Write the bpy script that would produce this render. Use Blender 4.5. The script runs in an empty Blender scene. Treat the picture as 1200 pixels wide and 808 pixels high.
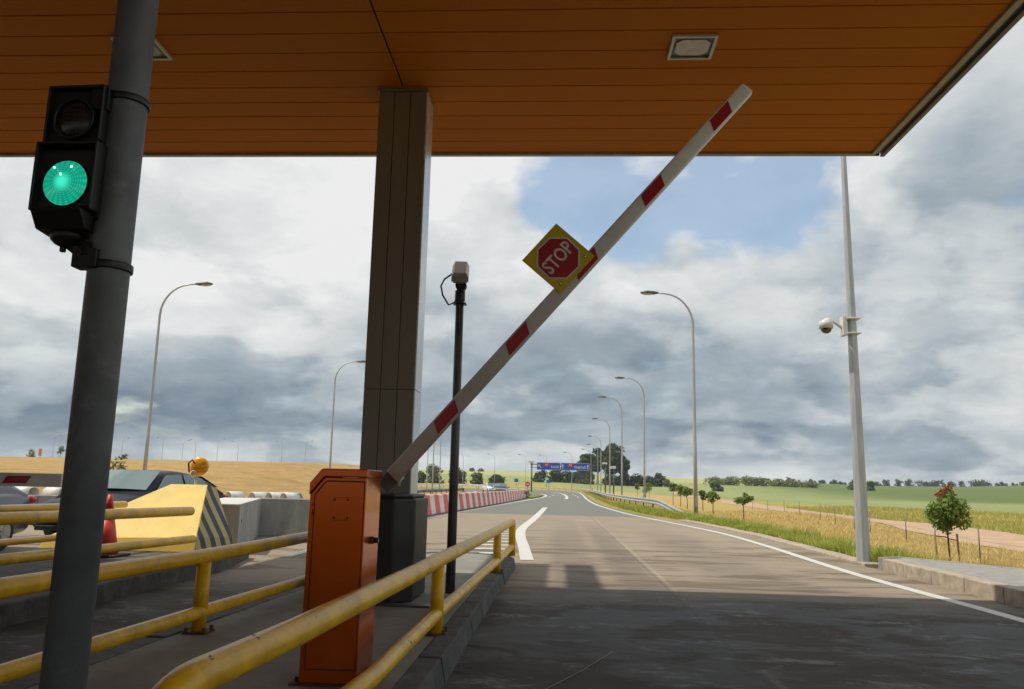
import bpy, bmesh, math, random
from math import sin, cos, pi, radians, sqrt, atan2
from mathutils import Vector, Matrix
random.seed(7)
SC = bpy.context.scene
COL = SC.collection

# ------------------------------------------------------------------ node helpers
class NT:
    def __init__(s, tree): s.t = tree; s.n = tree.nodes; s.l = tree.links
    def new(s, ty, **kw):
        n = s.n.new(ty)
        for k, v in kw.items(): setattr(n, k, v)
        return n
    def put(s, sock, v):
        if v is None: return
        if hasattr(v, 'is_output') or isinstance(v, bpy.types.NodeSocket): s.l.new(v, sock)
        else: sock.default_value = v
    def m(s, op, a, b=None, c=None, clamp=False):
        n = s.new('ShaderNodeMath', operation=op); n.use_clamp = clamp
        s.put(n.inputs[0], a); s.put(n.inputs[1], b); s.put(n.inputs[2], c)
        return n.outputs[0]
    def vm(s, op, a, b=None):
        n = s.new('ShaderNodeVectorMath', operation=op)
        s.put(n.inputs[0], a); s.put(n.inputs[1], b)
        return n.outputs[0] if op not in ('DOT_PRODUCT', 'LENGTH') else n.outputs[1]
    def mix(s, f, a, b, mode='MIX'):
        n = s.new('ShaderNodeMix', data_type='RGBA', blend_type=mode)
        s.put(n.inputs[0], f); s.put(n.inputs[6], a); s.put(n.inputs[7], b)
        return n.outputs[2]
    def noise(s, vec, scale, detail=4, rough=.55, dist=0.0):
        n = s.new('ShaderNodeTexNoise')
        s.put(n.inputs['Vector'], vec); n.inputs['Scale'].default_value = scale
        n.inputs['Detail'].default_value = detail; n.inputs['Roughness'].default_value = rough
        n.inputs['Distortion'].default_value = dist
        return n.outputs[0]
    def ramp(s, f, stops, interp='LINEAR'):
        n = s.new('ShaderNodeValToRGB'); r = n.color_ramp; r.interpolation = interp
        while len(r.elements) < len(stops): r.elements.new(.5)
        for e, (p, c) in zip(r.elements, stops):
            e.position = p; e.color = c if len(c) == 4 else (*c, 1)
        s.put(n.inputs[0], f)
        return n.outputs[0]
    def ss(s, v, lo, hi):
        n = s.new('ShaderNodeMapRange', interpolation_type='SMOOTHSTEP')
        s.put(n.inputs[0], v); n.inputs[1].default_value = lo; n.inputs[2].default_value = hi
        return n.outputs[0]
    def scalev(s, v, sc):
        return s.vm('MULTIPLY', v, sc)

def rgb(r, g, b): return (r, g, b, 1)

def newmat(name):
    m = bpy.data.materials.new(name); m.use_nodes = True
    nt = NT(m.node_tree); b = m.node_tree.nodes['Principled BSDF']
    return m, nt, b

def mat(name, col, rough=.5, metal=0, var=.12, vscale=6, dark=None, bump=0, bscale=40, coat=0, dirt=0, dirtcol=(.12, .1, .08), stretch=None, spec=.5):
    m, nt, b = newmat(name)
    tc = nt.new('ShaderNodeTexCoord').outputs['Object']
    v = nt.scalev(tc, stretch) if stretch else tc
    n = nt.noise(v, vscale, 5, .6)
    c2 = tuple(max(0, x * (1 - var * 2.2)) for x in col); c1 = tuple(min(1, x * (1 + var)) for x in col)
    c = nt.ramp(n, [(.3, c2), (.7, c1)])
    if dirt:
        n2 = nt.noise(v, vscale * .45, 8, .7, .6)
        c = nt.mix(nt.m('MULTIPLY', nt.ss(n2, .52, .68), dirt), c, rgb(*dirtcol))
    nt.put(b.inputs['Base Color'], c)
    b.inputs['Metallic'].default_value = metal
    nt.put(b.inputs['Roughness'], nt.m('ADD', rough - .08, nt.m('MULTIPLY', nt.noise(v, vscale * 2.3, 4), .16)))
    b.inputs['Specular IOR Level'].default_value = spec
    if coat: b.inputs['Coat Weight'].default_value = coat; b.inputs['Coat Roughness'].default_value = .08
    if bump:
        bp = nt.new('ShaderNodeBump'); bp.inputs['Strength'].default_value = bump; bp.inputs['Distance'].default_value = .01
        nt.put(bp.inputs['Height'], nt.noise(v, bscale, 6, .6)); nt.l.new(bp.outputs[0], b.inputs['Normal'])
    return m

def leafmat(name, c1, c2, trans=.25):
    m, nt, b = newmat(name)
    g = nt.new('ShaderNodeNewGeometry')
    ri = g.outputs['Random Per Island']
    n = nt.noise(nt.new('ShaderNodeTexCoord').outputs['Object'], .9, 2)
    f = nt.m('ADD', nt.m('MULTIPLY', ri, .6), nt.m('MULTIPLY', n, .4))
    c = nt.mix(f, rgb(*c1), rgb(*c2))
    nt.put(b.inputs['Base Color'], c); b.inputs['Roughness'].default_value = .55
    tr = nt.new('ShaderNodeBsdfTranslucent'); nt.put(tr.inputs['Color'], c)
    mx = nt.new('ShaderNodeMixShader'); mx.inputs[0].default_value = trans
    nt.l.new(b.outputs[0], mx.inputs[1]); nt.l.new(tr.outputs[0], mx.inputs[2])
    nt.l.new(mx.outputs[0], m.node_tree.nodes['Material Output'].inputs['Surface'])
    return m

# ------------------------------------------------------------------ mesh builder
class MB:
    def __init__(s): s.v = []; s.f = []; s.mi = []; s.sm = []
    def add(s, vs, fs, mi=0, smooth=False, M=None):
        o = len(s.v)
        for p in vs:
            p = Vector(p)
            if M is not None: p = M @ p
            s.v.append(tuple(p))
        for f in fs: s.f.append(tuple(i + o for i in f)); s.mi.append(mi); s.sm.append(smooth)
        return s
    def box(s, x0, x1, y0, y1, z0, z1, mi=0, M=None):
        vs = [(x, y, z) for z in (z0, z1) for y in (y0, y1) for x in (x0, x1)]
        return s.add(vs, [(0, 2, 3, 1), (4, 5, 7, 6), (0, 1, 5, 4), (2, 6, 7, 3), (0, 4, 6, 2), (1, 3, 7, 5)], mi, False, M)
    def prism(s, poly, y0, y1, mi=0, M=None, axis='y'):      # poly in xz extruded along y (or xy along z, yz along x)
        n = len(poly)
        def P(a, b, t): return (a, t, b) if axis == 'y' else ((a, b, t) if axis == 'z' else (t, a, b))
        vs = [P(a, b, y0) for a, b in poly] + [P(a, b, y1) for a, b in poly]
        fs = [tuple(range(n)), tuple(reversed(range(n, 2 * n)))] + [(i, (i + 1) % n + 0, (i + 1) % n + n, i + n) for i in range(n)]
        return s.add(vs, fs, mi, False, M)
    def tube(s, path, r, n=12, mi=0, caps=True, smooth=True, M=None, rot=0):
        path = [Vector(p) for p in path]
        if not isinstance(r, (list, tuple)): r = [r] * len(path)
        vs = []; fs = []
        up = None
        for i, p in enumerate(path):
            d = (path[min(i + 1, len(path) - 1)] - path[max(i - 1, 0)]).normalized()
            if up is None:
                up = Vector((0, 0, 1)) if abs(d.z) < .9 else Vector((1, 0, 0))
            a = d.cross(up).normalized(); b = d.cross(a).normalized(); up = -b if (-b).dot(up) > 0 else b
            for k in range(n):
                t = 2 * pi * k / n + rot
                vs.append(p + (a * cos(t) + b * sin(t)) * r[i])
        for i in range(len(path) - 1):
            for k in range(n):
                k2 = (k + 1) % n
                fs.append((i * n + k, i * n + k2, (i + 1) * n + k2, (i + 1) * n + k))
        s.add(vs, fs, mi, smooth, M)
        if caps:
            L = (len(path) - 1) * n
            s.add(vs, [tuple(reversed(range(n))), tuple(range(L, L + n))], mi, False, M)
        return s
    def ellipsoid(s, c, r, nu=16, nv=10, mi=0, M=None, v0=0, v1=pi):
        vs = []; fs = []
        for i in range(nv + 1):
            a = v0 + (v1 - v0) * i / nv
            for k in range(nu):
                t = 2 * pi * k / nu
                vs.append((c[0] + r[0] * sin(a) * cos(t), c[1] + r[1] * sin(a) * sin(t), c[2] + r[2] * cos(a)))
        for i in range(nv):
            for k in range(nu):
                k2 = (k + 1) % nu
                fs.append((i * nu + k, (i + 1) * nu + k, (i + 1) * nu + k2, i * nu + k2))
        return s.add(vs, fs, mi, True, M)
    def text(s, body, size, M, mi=0, depth=.0, bold=False):
        cu = bpy.data.curves.new('t', 'FONT'); cu.body = body; cu.size = size; cu.align_x = 'CENTER'; cu.align_y = 'CENTER'
        cu.extrude = depth; cu.resolution_u = 3
        if bold: cu.offset = size * .018
        o = bpy.data.objects.new('t', cu); COL.objects.link(o)
        bpy.context.view_layer.update()
        me = bpy.data.meshes.new_from_object(o.evaluated_get(bpy.context.evaluated_depsgraph_get()))
        s.add([v.co[:] for v in me.vertices], [tuple(p.vertices) for p in me.polygons], mi, False, M)
        bpy.data.objects.remove(o); bpy.data.curves.remove(cu); bpy.data.meshes.remove(me)
        return s
    def build(s, name, mats, parent=None, bevel=0, seg=2, sub=0, recalc=True):
        me = bpy.data.meshes.new(name); me.from_pydata(s.v, [], s.f)
        if not isinstance(mats, (list, tuple)): mats = [mats]
        for m in mats: me.materials.append(m)
        me.polygons.foreach_set('material_index', s.mi); me.polygons.foreach_set('use_smooth', s.sm)
        if recalc and len(s.f) < 30000:
            bm = bmesh.new(); bm.from_mesh(me)
            bmesh.ops.remove_doubles(bm, verts=bm.verts, dist=1e-5)
            bmesh.ops.recalc_face_normals(bm, faces=bm.faces); bm.to_mesh(me); bm.free()
        me.update()
        o = bpy.data.objects.new(name, me); COL.objects.link(o)
        if parent: o.parent = parent
        if bevel:
            b = o.modifiers.new('bevel', 'BEVEL'); b.width = bevel; b.segments = seg; b.limit_method = 'ANGLE'; b.angle_limit = radians(35)
        if sub:
            b = o.modifiers.new('sub', 'SUBSURF'); b.levels = sub; b.render_levels = sub
        return o

def tag(o, label=None, cat=None, group=None, kind=None):
    if label: o['label'] = label
    if cat: o['category'] = cat
    if group: o['group'] = group
    if kind: o['kind'] = kind
    return o
def thing(name, label, cat, loc=(0, 0, 0), rz=0, group=None):
    o = bpy.data.objects.new(name, None); COL.objects.link(o); o.location = loc; o.rotation_euler = (0, 0, rz)
    o.empty_display_size = .2
    return tag(o, label, cat, group)
def copy_tree(o, parent=None):
    c = o.copy(); COL.objects.link(c)
    if parent: c.parent = parent
    for ch in list(o.children): copy_tree(ch, c)
    return c
def T(x=0, y=0, z=0, rz=0, rx=0, ry=0, s=1):
    return Matrix.Translation((x, y, z)) @ Matrix.Rotation(rz, 4, 'Z') @ Matrix.Rotation(rx, 4, 'X') @ Matrix.Rotation(ry, 4, 'Y') @ Matrix.Scale(s, 4)
def sst(a, b, x):
    t = max(0, min(1, (x - a) / (b - a))); return t * t * (3 - 2 * t)
def lerp(pts, x):
    if x <= pts[0][0]: return pts[0][1]
    for (a, b), (c, d) in zip(pts, pts[1:]):
        if x <= c: return b + (d - b) * (x - a) / (c - a)
    return pts[-1][1]
def arcpts(pts, r=.1, n=6):
    out = [Vector(pts[0])]
    for a, b, c in zip(pts, pts[1:], pts[2:]):
        a, b, c = Vector(a), Vector(b), Vector(c)
        p0 = b + (a - b).normalized() * r; p1 = b + (c - b).normalized() * r
        for i in range(n + 1):
            t = i / n; out.append(p0 * (1 - t) ** 2 + b * 2 * t * (1 - t) + p1 * t * t)
    out.append(Vector(pts[-1])); return out

# ------------------------------------------------------------------ materials
M = {}
M['galv'] = mat('galvanised', (.15, .163, .170), .5, .25, .14, 7, dirt=.6, dirtcol=(.27, .29, .30), spec=.4)
M['galv_light'] = mat('galvanised_light', (.44, .455, .455), .45, .3, .1, 3, stretch=(3, 3, .5))
M['galv_dark'] = mat('dark_pole_metal', (.125, .125, .118), .5, .3, .15, 6)
M['yellow'] = mat('rail_yellow', (.80, .47, .010), .42, 0, .12, 6, dirt=.55, dirtcol=(.42, .22, .03), bump=.12, bscale=30, coat=.12, spec=.35)
def chips(m_):
    nt = NT(m_.node_tree); b = m_.node_tree.nodes['Principled BSDF']; src = b.inputs['Base Color'].links[0].from_socket
    tc = nt.new('ShaderNodeTexCoord').outputs['Object']
    n = nt.noise(nt.scalev(tc, (1, .45, 1)), 17, 9, .72, .3)
    k = nt.ss(n, .635, .66)
    c = nt.mix(nt.m('MULTIPLY', nt.ss(n, .60, .66), .5), src, rgb(.75, .60, .28))
    c = nt.mix(k, c, rgb(.10, .045, .02))
    sc = nt.noise(nt.scalev(tc, (9, .6, 9)), 6, 6, .6)
    c = nt.mix(nt.m('MULTIPLY', nt.ss(sc, .60, .72), .45), c, rgb(.34, .19, .04))
    nt.put(b.inputs['Base Color'], c); nt.put(b.inputs['Roughness'], nt.m('ADD', .38, nt.m('MULTIPLY', k, .4)))
chips(M['yellow'])
M['yellow_far'] = mat('rail_orange_yellow', (.66, .36, .012), .34, 0, .08, 4, coat=.3)
M['orange'] = mat('cabinet_orange', (.62, .105, .006), .24, .68, .03, 3, dirt=.04, dirtcol=(.38, .07, .006), spec=.15, coat=.4)
M['seam'] = mat('door_seam_dark', (.06, .015, .004), .6)
M['black'] = mat('black_plastic', (.012, .012, .013), .42, 0, .1, 8)
M['dark_panel'] = mat('charcoal_panel', (.018, .018, .019), .5, 0, .1, 4)
M['clad'] = mat('bronze_grey_cladding', (.215, .195, .148), .42, .2, .05, 3, stretch=(1, 1, .2))
M['clad_lit'] = mat('lit_side_cladding', (.72, .75, .76), .28, .5, .06, 3, stretch=(1, 1, .2))  # pillar cladding paled to carry the sky light on its right side
M['soffit'] = None
M['trim'] = mat('trim_metal', (.33, .31, .26), .45, .3, .1, 5)
M['fascia'] = mat('fascia_metal', (.14, .13, .11), .45, .3, .1, 5)
M['white'] = mat('white_paint', (.66, .65, .61), .42, 0, .05, 5, dirt=.25, dirtcol=(.4, .38, .33))
M['arm_white'] = mat('arm_aluminium_white', (.80, .82, .78), .42, 0, .04, 7, dirt=.15, dirtcol=(.42, .41, .36))
M['red_ref'] = mat('red_reflective', (.42, .012, .016), .35, 0, .08, 60)
M['red_plastic'] = mat('red_plastic', (.72, .06, .035), .45, 0, .1, 2, dirt=.2, dirtcol=(.35, .1, .08))
M['white_plastic'] = mat('white_plastic', (.74, .70, .68), .45, 0, .08, 2, dirt=.3, dirtcol=(.45, .42, .38))
M['signyel'] = mat('sign_yellow', (.60, .47, .015), .4, 0, .05, 8)
M['signwhite'] = mat('sign_white', (.68, .62, .58), .4, 0, .05, 8)
M['signred'] = mat('sign_red', (.36, .014, .018), .4, 0, .05, 8)
M['blue'] = mat('sign_blue', (.012, .10, .52), .4, 0, .05, 2)
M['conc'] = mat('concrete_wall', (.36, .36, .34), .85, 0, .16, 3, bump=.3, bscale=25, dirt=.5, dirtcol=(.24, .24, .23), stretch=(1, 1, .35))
M['conc_lit'] = mat('concrete_sunlit', (.60, .59, .55), .8, 0, .08, 3, bump=.2, bscale=25)
M['kerb'] = mat('kerb_concrete', (.42, .35, .27), .9, 0, .16, 7, bump=.4, bscale=30, dirt=.5, dirtcol=(.25, .2, .15))
M['kerb_dark'] = mat('scuffed_kerb', (.085, .083, .08), .8, 0, .3, 5, bump=.6, bscale=14, dirt=.6, dirtcol=(.05, .05, .05))
M['island'] = mat('island_concrete', (.24, .235, .205), .85, 0, .12, 2.5, bump=.25, bscale=40, dirt=.5, dirtcol=(.22, .21, .19))
M['pave'] = mat('paving_grey', (.29, .28, .255), .85, 0, .12, 5, bump=.3, bscale=30)
M['paint'] = mat('road_paint', (.58, .565, .53), .7, 0, .08, 9, dirt=.5, dirtcol=(.44, .41, .37))
M['bark'] = mat('bark', (.10, .075, .05), .9, 0, .25, 12, bump=.5, bscale=20)
M['wood'] = mat('stake_wood', (.26, .16, .09), .8, 0, .2, 10)
M['rust'] = mat('rusty_steel', (.12, .05, .025), .8, 0, .3, 20, bump=.3)
M['rubber'] = mat('rubber', (.02, .02, .02), .7)
M['rim'] = mat('alloy', (.5, .5, .5), .35, .7)
M['carpaint'] = mat('dark_blue_car_paint', (.005, .008, .018), .35, 0, .03, 2, coat=0, spec=.12)
M['cargrey'] = mat('grey_car_paint', (.10, .11, .13), .3, .4, .03, 2, coat=1)
M['carwhite'] = mat('white_car_paint', (.75, .75, .74), .3, 0, .03, 2, coat=1)
M['carblack'] = mat('black_car_paint', (.03, .032, .035), .3, 0, .03, 2, coat=1)
M['carred'] = mat('red_car_paint', (.45, .02, .02), .3, 0, .03, 2, coat=1)
M['chrome'] = mat('chrome', (.7, .7, .7), .15, 1, .02)
M['lamp_clear'] = mat('headlight_lens', (.62, .66, .70), .12, .2, .05, 5)
M['lamp_red'] = mat('tail_light_lens', (.45, .02, .03), .15, 0, .05, 5)
M['roof'] = mat('house_roof', (.11, .08, .07), .8, 0, .15, 1)
M['hwall'] = mat('house_wall', (.14, .12, .10), .8, 0, .1, 1)
M['orange_sign'] = mat('orange_board', (.72, .20, .03), .5)
M['cap'] = mat('rail_cap_white', (.82, .82, .80), .5, .2, .08, .5)
def glassy(name, col, rough=.06):
    m, nt, b = newmat(name)
    b.inputs['Base Color'].default_value = rgb(*col); b.inputs['Roughness'].default_value = rough
    b.inputs['Specular IOR Level'].default_value = .9; b.inputs['Coat Weight'].default_value = 1; b.inputs['Coat Roughness'].default_value = .02
    return m
M['glass'] = glassy('car_window_glass', (.09, .15, .155))
M['smoke'] = glassy('smoked_dome', (.01, .01, .012))
M['lens_off'] = mat('unlit_signal_lens', (.030, .022, .020), .25, 0, .3, 90)
# soffit boards
m, nt, b = newmat('orange_soffit_boards')
oi = nt.new('ShaderNodeNewGeometry').outputs['Random Per Island']
tc = nt.new('ShaderNodeTexCoord').outputs['Object']
n = nt.noise(nt.scalev(tc, (.5, 2, 1)), 1.3, 5, .6)
c = nt.mix(n, rgb(.47, .145, .008), rgb(.58, .195, .012))
c = nt.mix(nt.m('MULTIPLY', oi, .3), c, rgb(.46, .13, .008))
nt.put(b.inputs['Base Color'], c); b.inputs['Roughness'].default_value = .55; b.inputs['Specular IOR Level'].default_value = .05
bp = nt.new('ShaderNodeBump'); bp.inputs['Strength'].default_value = .08
nt.put(bp.inputs['Height'], nt.noise(nt.scalev(tc, (.6, 4, 1)), 3, 3)); nt.l.new(bp.outputs[0], b.inputs['Normal'])
M['soffit'] = m
# green lit lens
m, nt, b = newmat('lit_green_lens')
tc = nt.new('ShaderNodeTexCoord').outputs['Object']
sp = nt.new('ShaderNodeSeparateXYZ'); nt.put(sp.inputs[0], tc); X, Y, Z = sp.outputs
r = nt.m('SQRT', nt.m('ADD', nt.m('POWER', X, 2), nt.m('POWER', Z, 2)))
ang = nt.m('ARCTAN2', Z, X)
rings = nt.m('SINE', nt.m('MULTIPLY', r, 1150))
spokes = nt.m('SINE', nt.m('MULTIPLY', ang, 22))
pat = nt.m('MULTIPLY', nt.m('ADD', rings, 1.0), nt.m('ADD', spokes, 1.25))
pat = nt.m('MULTIPLY', pat, .18)
n = nt.noise(tc, 28, 2)
pat = nt.m('MULTIPLY', nt.m('ADD', pat, .45), nt.m('ADD', n, .5))
col = nt.mix(nt.m('MULTIPLY', pat, .55, clamp=True), rgb(.0, .14, .08), rgb(.02, .72, .46))
col = nt.mix(nt.m('SUBTRACT', 1.0, nt.ss(r, .002, .030)), col, rgb(.06, .95, .62))
nt.put(b.inputs['Emission Color'], col); b.inputs['Emission Strength'].default_value = 1.0
b.inputs['Base Color'].default_value = rgb(0, .12, .08); b.inputs['Roughness'].default_value = .15
M['green'] = m
m, nt, b = newmat('bright_green_led')
b.inputs['Emission Color'].default_value = rgb(.45, 1, .85); b.inputs['Emission Strength'].default_value = 1.6
M['led'] = m
# hatched / striped panel on the crash nose
m, nt, b = newmat('striped_panel')
tc = nt.new('ShaderNodeTexCoord').outputs['Object']
sp = nt.new('ShaderNodeSeparateXYZ'); nt.put(sp.inputs[0], tc); X, Y, Z = sp.outputs
k = nt.m('ADD', nt.m('MULTIPLY', Y, 1.0), nt.m('MULTIPLY', Z, .5))
st = nt.m('GREATER_THAN', nt.m('SINE', nt.m('MULTIPLY', k, 2 * pi / .33)), 0)
nt.put(b.inputs['Base Color'], nt.mix(st, rgb(.50, .42, .20), rgb(.05, .055, .06))); b.inputs['Roughness'].default_value = .6
M['stripes'] = m
M['pale_yellow'] = mat('pale_yellow_concrete', (.86, .62, .13), .6, 0, .05, 3, bump=.1, dirt=.15, dirtcol=(.5, .36, .12))
M['beacon'] = mat('amber_beacon', (.95, .42, .01), .25, 0, .05, 4, coat=.5)
nb = M['beacon'].node_tree.nodes['Principled BSDF']; nb.inputs['Subsurface Weight'].default_value = .3; nb.inputs['Subsurface Radius'].default_value = (.1, .05, .01)
# pipes
M['pipe'] = mat('pale_pipe', (.62, .62, .60), .5, 0, .06, 2)

# ------------------------------------------------------------------ terrain
CROP = [(0, 200), (60, 125), (114, 62), (129, 45), (193, 40), (260, 28), (300, 5), (330, -60), (360, -200)]
DIRT = [(-10, 20.5), (20, 20.6), (38.3, 21.5), (70, 25.2), (140, 30.0), (200, 36), (290, 41), (360, 60)]   # centre line x(y)
EDGE = [(0, 5.0), (200, 6.5)]
def height(x, y):
    z = -.03
    z -= .97 * sst(6.6, 12.0, x) * (1 - sst(240, 420, y))
    z += .25 * sst(11, 14, x) * sst(0, 1, sin(x * .21 + y * .05)) * (1 - sst(300, 400, y)) * sst(-5, 15, y)
    wl = sst(20, 44, -x) * sst(38, 170, y) * sst(-300, -30, y) * (1 - sst(425, 478, 653 + 950 * x / max(y, 30)))
    zl = 4.75 * wl
    p = 653 + 950 * x / max(y, 30)
    e = lerp([(-400, 14), (0, 14), (430, 14), (500, 14), (600, 14.5), (650, 14), (740, 11), (800, 10.5), (900, 10), (1000, 7), (1100, 8), (1200, 12), (1500, 12)], p)
    zf = (1.3 + e * 700 / 950) * max(0, min(1.15, (y - 245) / 455))
    if y > 700: zf *= 1 - .25 * sst(900, 1500, y)
    z += max(zl * (1 - sst(200, 600, y) * 1.0) + zf * sst(200, 600, y), zf) if x < -20 else zf
    return z
azs = []
a = -180.0
while a < 180:
    azs.append(a)
    a += .5 if -48 <= a < 50 else 4
azs = sorted(set(round(q, 3) for q in azs))
rs = [0.0]; r = 1.5
while r < 2600: rs.append(r); r *= 1.032 if r < 1000 else 1.12
verts = []; zone = []; faces = []
for r in rs:
    for a in azs:
        t = radians(a); x = r * sin(t); y = r * cos(t)
        verts.append((x, y, height(x, y)))
        cx = lerp(CROP, y)
        crop = sst(-1.5, 1.5, (x - cx) / (1 + y * .01)) if y < 330 else 1.0
        if x < -25 and y < 330: crop = 0
        soil = 1.0 if x < -12 and (y < 160 or 653 + 950 * x / y < 440) and y < 300 else 0.0
        if x < -16 and y >= 300: soil = 1 - sst(300, 360, y)
        p = 653 + 950 * x / max(y, 30)
        lite = sst(430, 520, y + 60 * sin(x * .01)) * (1 if p < 900 else 0)
        dry = 1 - .75 * sst(-2, 2, x - lerp(DIRT, y) - 1.5)
        dry *= sst(6.5, 8.5, x)
        zone.append((soil, crop, lite, dry))
na = len(azs)
for i in range(len(rs) - 1):
    for k in range(na):
        k2 = (k + 1) % na
        faces.append((i * na + k, (i + 1) * na + k, (i + 1) * na + k2, i * na + k2))
faces = [f for f in faces if f[0] >= na] + [(0, na + k, na + (k + 1) % na) for k in range(na)]
me = bpy.data.meshes.new('ground'); me.from_pydata(verts, [], faces)
at = me.color_attributes.new('zone', 'FLOAT_COLOR', 'POINT')
for i, zc in enumerate(zone): at.data[i].color = zc
at2 = me.attributes.new('dry', 'FLOAT', 'POINT')
for i, zc in enumerate(zone): at2.data[i].value = zc[3]
me.polygons.foreach_set('use_smooth', [True] * len(me.polygons))
m, nt, b = newmat('fields_and_grass')
pos = nt.new('ShaderNodeNewGeometry').outputs['Position']
za = nt.new('ShaderNodeAttribute'); za.attribute_name = 'zone'
zs = nt.new('ShaderNodeSeparateColor'); nt.put(zs.inputs[0], za.outputs['Color'])
zd = nt.new('ShaderNodeAttribute'); zd.attribute_name = 'dry'
nb1 = nt.noise(pos, .35, 6, .65); nb2 = nt.noise(pos, 2.5, 6, .7); nb3 = nt.noise(nt.scalev(pos, (1, .25, 1)), .06, 5, .6)
def edge(v, w=.7):
    return nt.ss(nt.m('ADD', v, nt.m('MULTIPLY', nt.m('SUBTRACT', nb1, .5), w)), .4, .6)
drycol = nt.mix(nb2, rgb(.34, .235, .08), rgb(.58, .44, .18))
grncol = nt.mix(nb2, rgb(.19, .22, .03), rgb(.38, .38, .08))
grass = nt.mix(nt.ss(nt.m('ADD', nb1, nt.m('MULTIPLY', nb3, .6)), .68, .9), grncol, drycol)
c = nt.mix(edge(zd.outputs['Fac'], 1.5), grass, drycol)
cropc = nt.mix(nb3, rgb(.21, .25, .10), rgb(.34, .37, .16))
c = nt.mix(edge(zs.outputs[1], .3), c, cropc)
psx = nt.new('ShaderNodeSeparateXYZ'); nt.put(psx.inputs[0], pos)
cropd = nt.m('MULTIPLY', nt.m('MULTIPLY', nt.ss(nt.m('ADD', psx.outputs[1], nt.m('MULTIPLY', nb3, 120)), 250, 330), nt.ss(psx.outputs[0], 60, 130)), zs.outputs[1])
c = nt.mix(cropd, c, rgb(.13, .17, .06))
c = nt.mix(nt.m('MULTIPLY', nt.ss(nt.m('ADD', zs.outputs[2], nt.m('MULTIPLY', nt.m('SUBTRACT', nb3, .5), .9)), .45, .62), zs.outputs[1]), c, nt.mix(nb3, rgb(.34, .36, .14), rgb(.42, .41, .18)))
soilc = nt.mix(nt.ss(nt.noise(pos, .45, 11, .8), .30, .70), rgb(.32, .20, .075), rgb(.54, .365, .16))
soilc = nt.mix(nt.m('MULTIPLY', nt.ss(nt.noise(nt.scalev(pos, (.35, 1, 1)), .14, 6, .65), .52, .68), .5), soilc, rgb(.24, .20, .06))
c = nt.mix(edge(zs.outputs[0], .3), c, soilc)
nt.put(b.inputs['Base Color'], c); b.inputs['Roughness'].default_value = .95; b.inputs['Specular IOR Level'].default_value = .1
bp = nt.new('ShaderNodeBump'); bp.inputs['Strength'].default_value = .9; bp.inputs['Distance'].default_value = .35
nt.put(bp.inputs['Height'], nt.noise(pos, 1.8, 9, .75)); nt.l.new(bp.outputs[0], b.inputs['Normal'])
me.materials.append(m)
g = bpy.data.objects.new('ground', me); COL.objects.link(g); tag(g, kind='structure')

# ------------------------------------------------------------------ roads
def smooth_path(pts, n=8):
    out = []
    P = [Vector(p) for p in pts]
    for i in range(len(P) - 1):
        p0 = P[max(i - 1, 0)]; p1 = P[i]; p2 = P[i + 1]; p3 = P[min(i + 2, len(P) - 1)]
        for k in range(n):
            t = k / n
            out.append(.5 * ((2 * p1) + (-p0 + p2) * t + (2 * p0 - 5 * p1 + 4 * p2 - p3) * t * t + (-p0 + 3 * p1 - 3 * p2 + p3) * t ** 3))
    out.append(P[-1]); return out
def strip(path, w, z):
    mb = MB(); vs = []; fs = []
    for i, p in enumerate(path):
        d = (path[min(i + 1, len(path) - 1)] - path[max(i - 1, 0)]).normalized(); nrm = Vector((d.y, -d.x, 0))
        ww = w[i] if isinstance(w, list) else w
        zz = z(p.x, p.y) if callable(z) else z
        vs += [(p.x - nrm.x * ww / 2, p.y - nrm.y * ww / 2, zz), (p.x + nrm.x * ww / 2, p.y + nrm.y * ww / 2, zz)]
        if i: fs.append((2 * i - 2, 2 * i - 1, 2 * i + 1, 2 * i))
    return mb.add(vs, fs)
RIGHT = [(5.5, -60), (5.5, -40), (5.5, -20), (5.5, -8), (5.5, 5), (5.5, 15), (5.6, 24), (5.2, 31), (4.3, 38), (3.85, 43), (3.5, 51), (3.25, 61), (3.4, 84), (4.2, 122), (4.5, 165), (3.2, 195), (-1, 218), (-10, 233), (-28, 240), (-60, 240)]
LEFT = [(-40, -60), (-40, -30), (-39, -10), (-36, 5), (-20, 18), (-13.2, 34), (-13.5, 60), (-13.5, 115), (-16, 146), (-28, 166), (-60, 172)]
rp = smooth_path([(a, b, 0) for a, b in RIGHT], 8); lp = smooth_path([(a, b, 0) for a, b in LEFT], 8)
vs = [tuple(p) for p in rp] + [tuple(p) for p in reversed(lp)]
bm = bmesh.new(); bvs = [bm.verts.new(v) for v in vs]; bm.faces.new(bvs); bmesh.ops.triangulate(bm, faces=bm.faces)
me = bpy.data.meshes.new('road'); bm.to_mesh(me); bm.free()
if me.polygons[0].normal.z < 0: me.flip_normals()
m, nt, b = newmat('road_surface')
pos = nt.new('ShaderNodeNewGeometry').outputs['Position']
sp = nt.new('ShaderNodeSeparateXYZ'); nt.put(sp.inputs[0], pos); X, Y, Z = sp.outputs
n1 = nt.noise(nt.scalev(pos, (1, .22, 1)), .8, 7, .62)
n2 = nt.noise(nt.scalev(pos, (.35, 1.6, 1)), 1.1, 8, .68, .4)
n3 = nt.noise(pos, 60, 3, .7)
n4 = nt.noise(pos, .25, 4)
conc = nt.mix(n1, rgb(.23, .185, .135), rgb(.385, .32, .24))
conc = nt.mix(nt.m('MULTIPLY', nt.ss(n2, .53, .70), .7), conc, rgb(.19, .14, .105))
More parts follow.
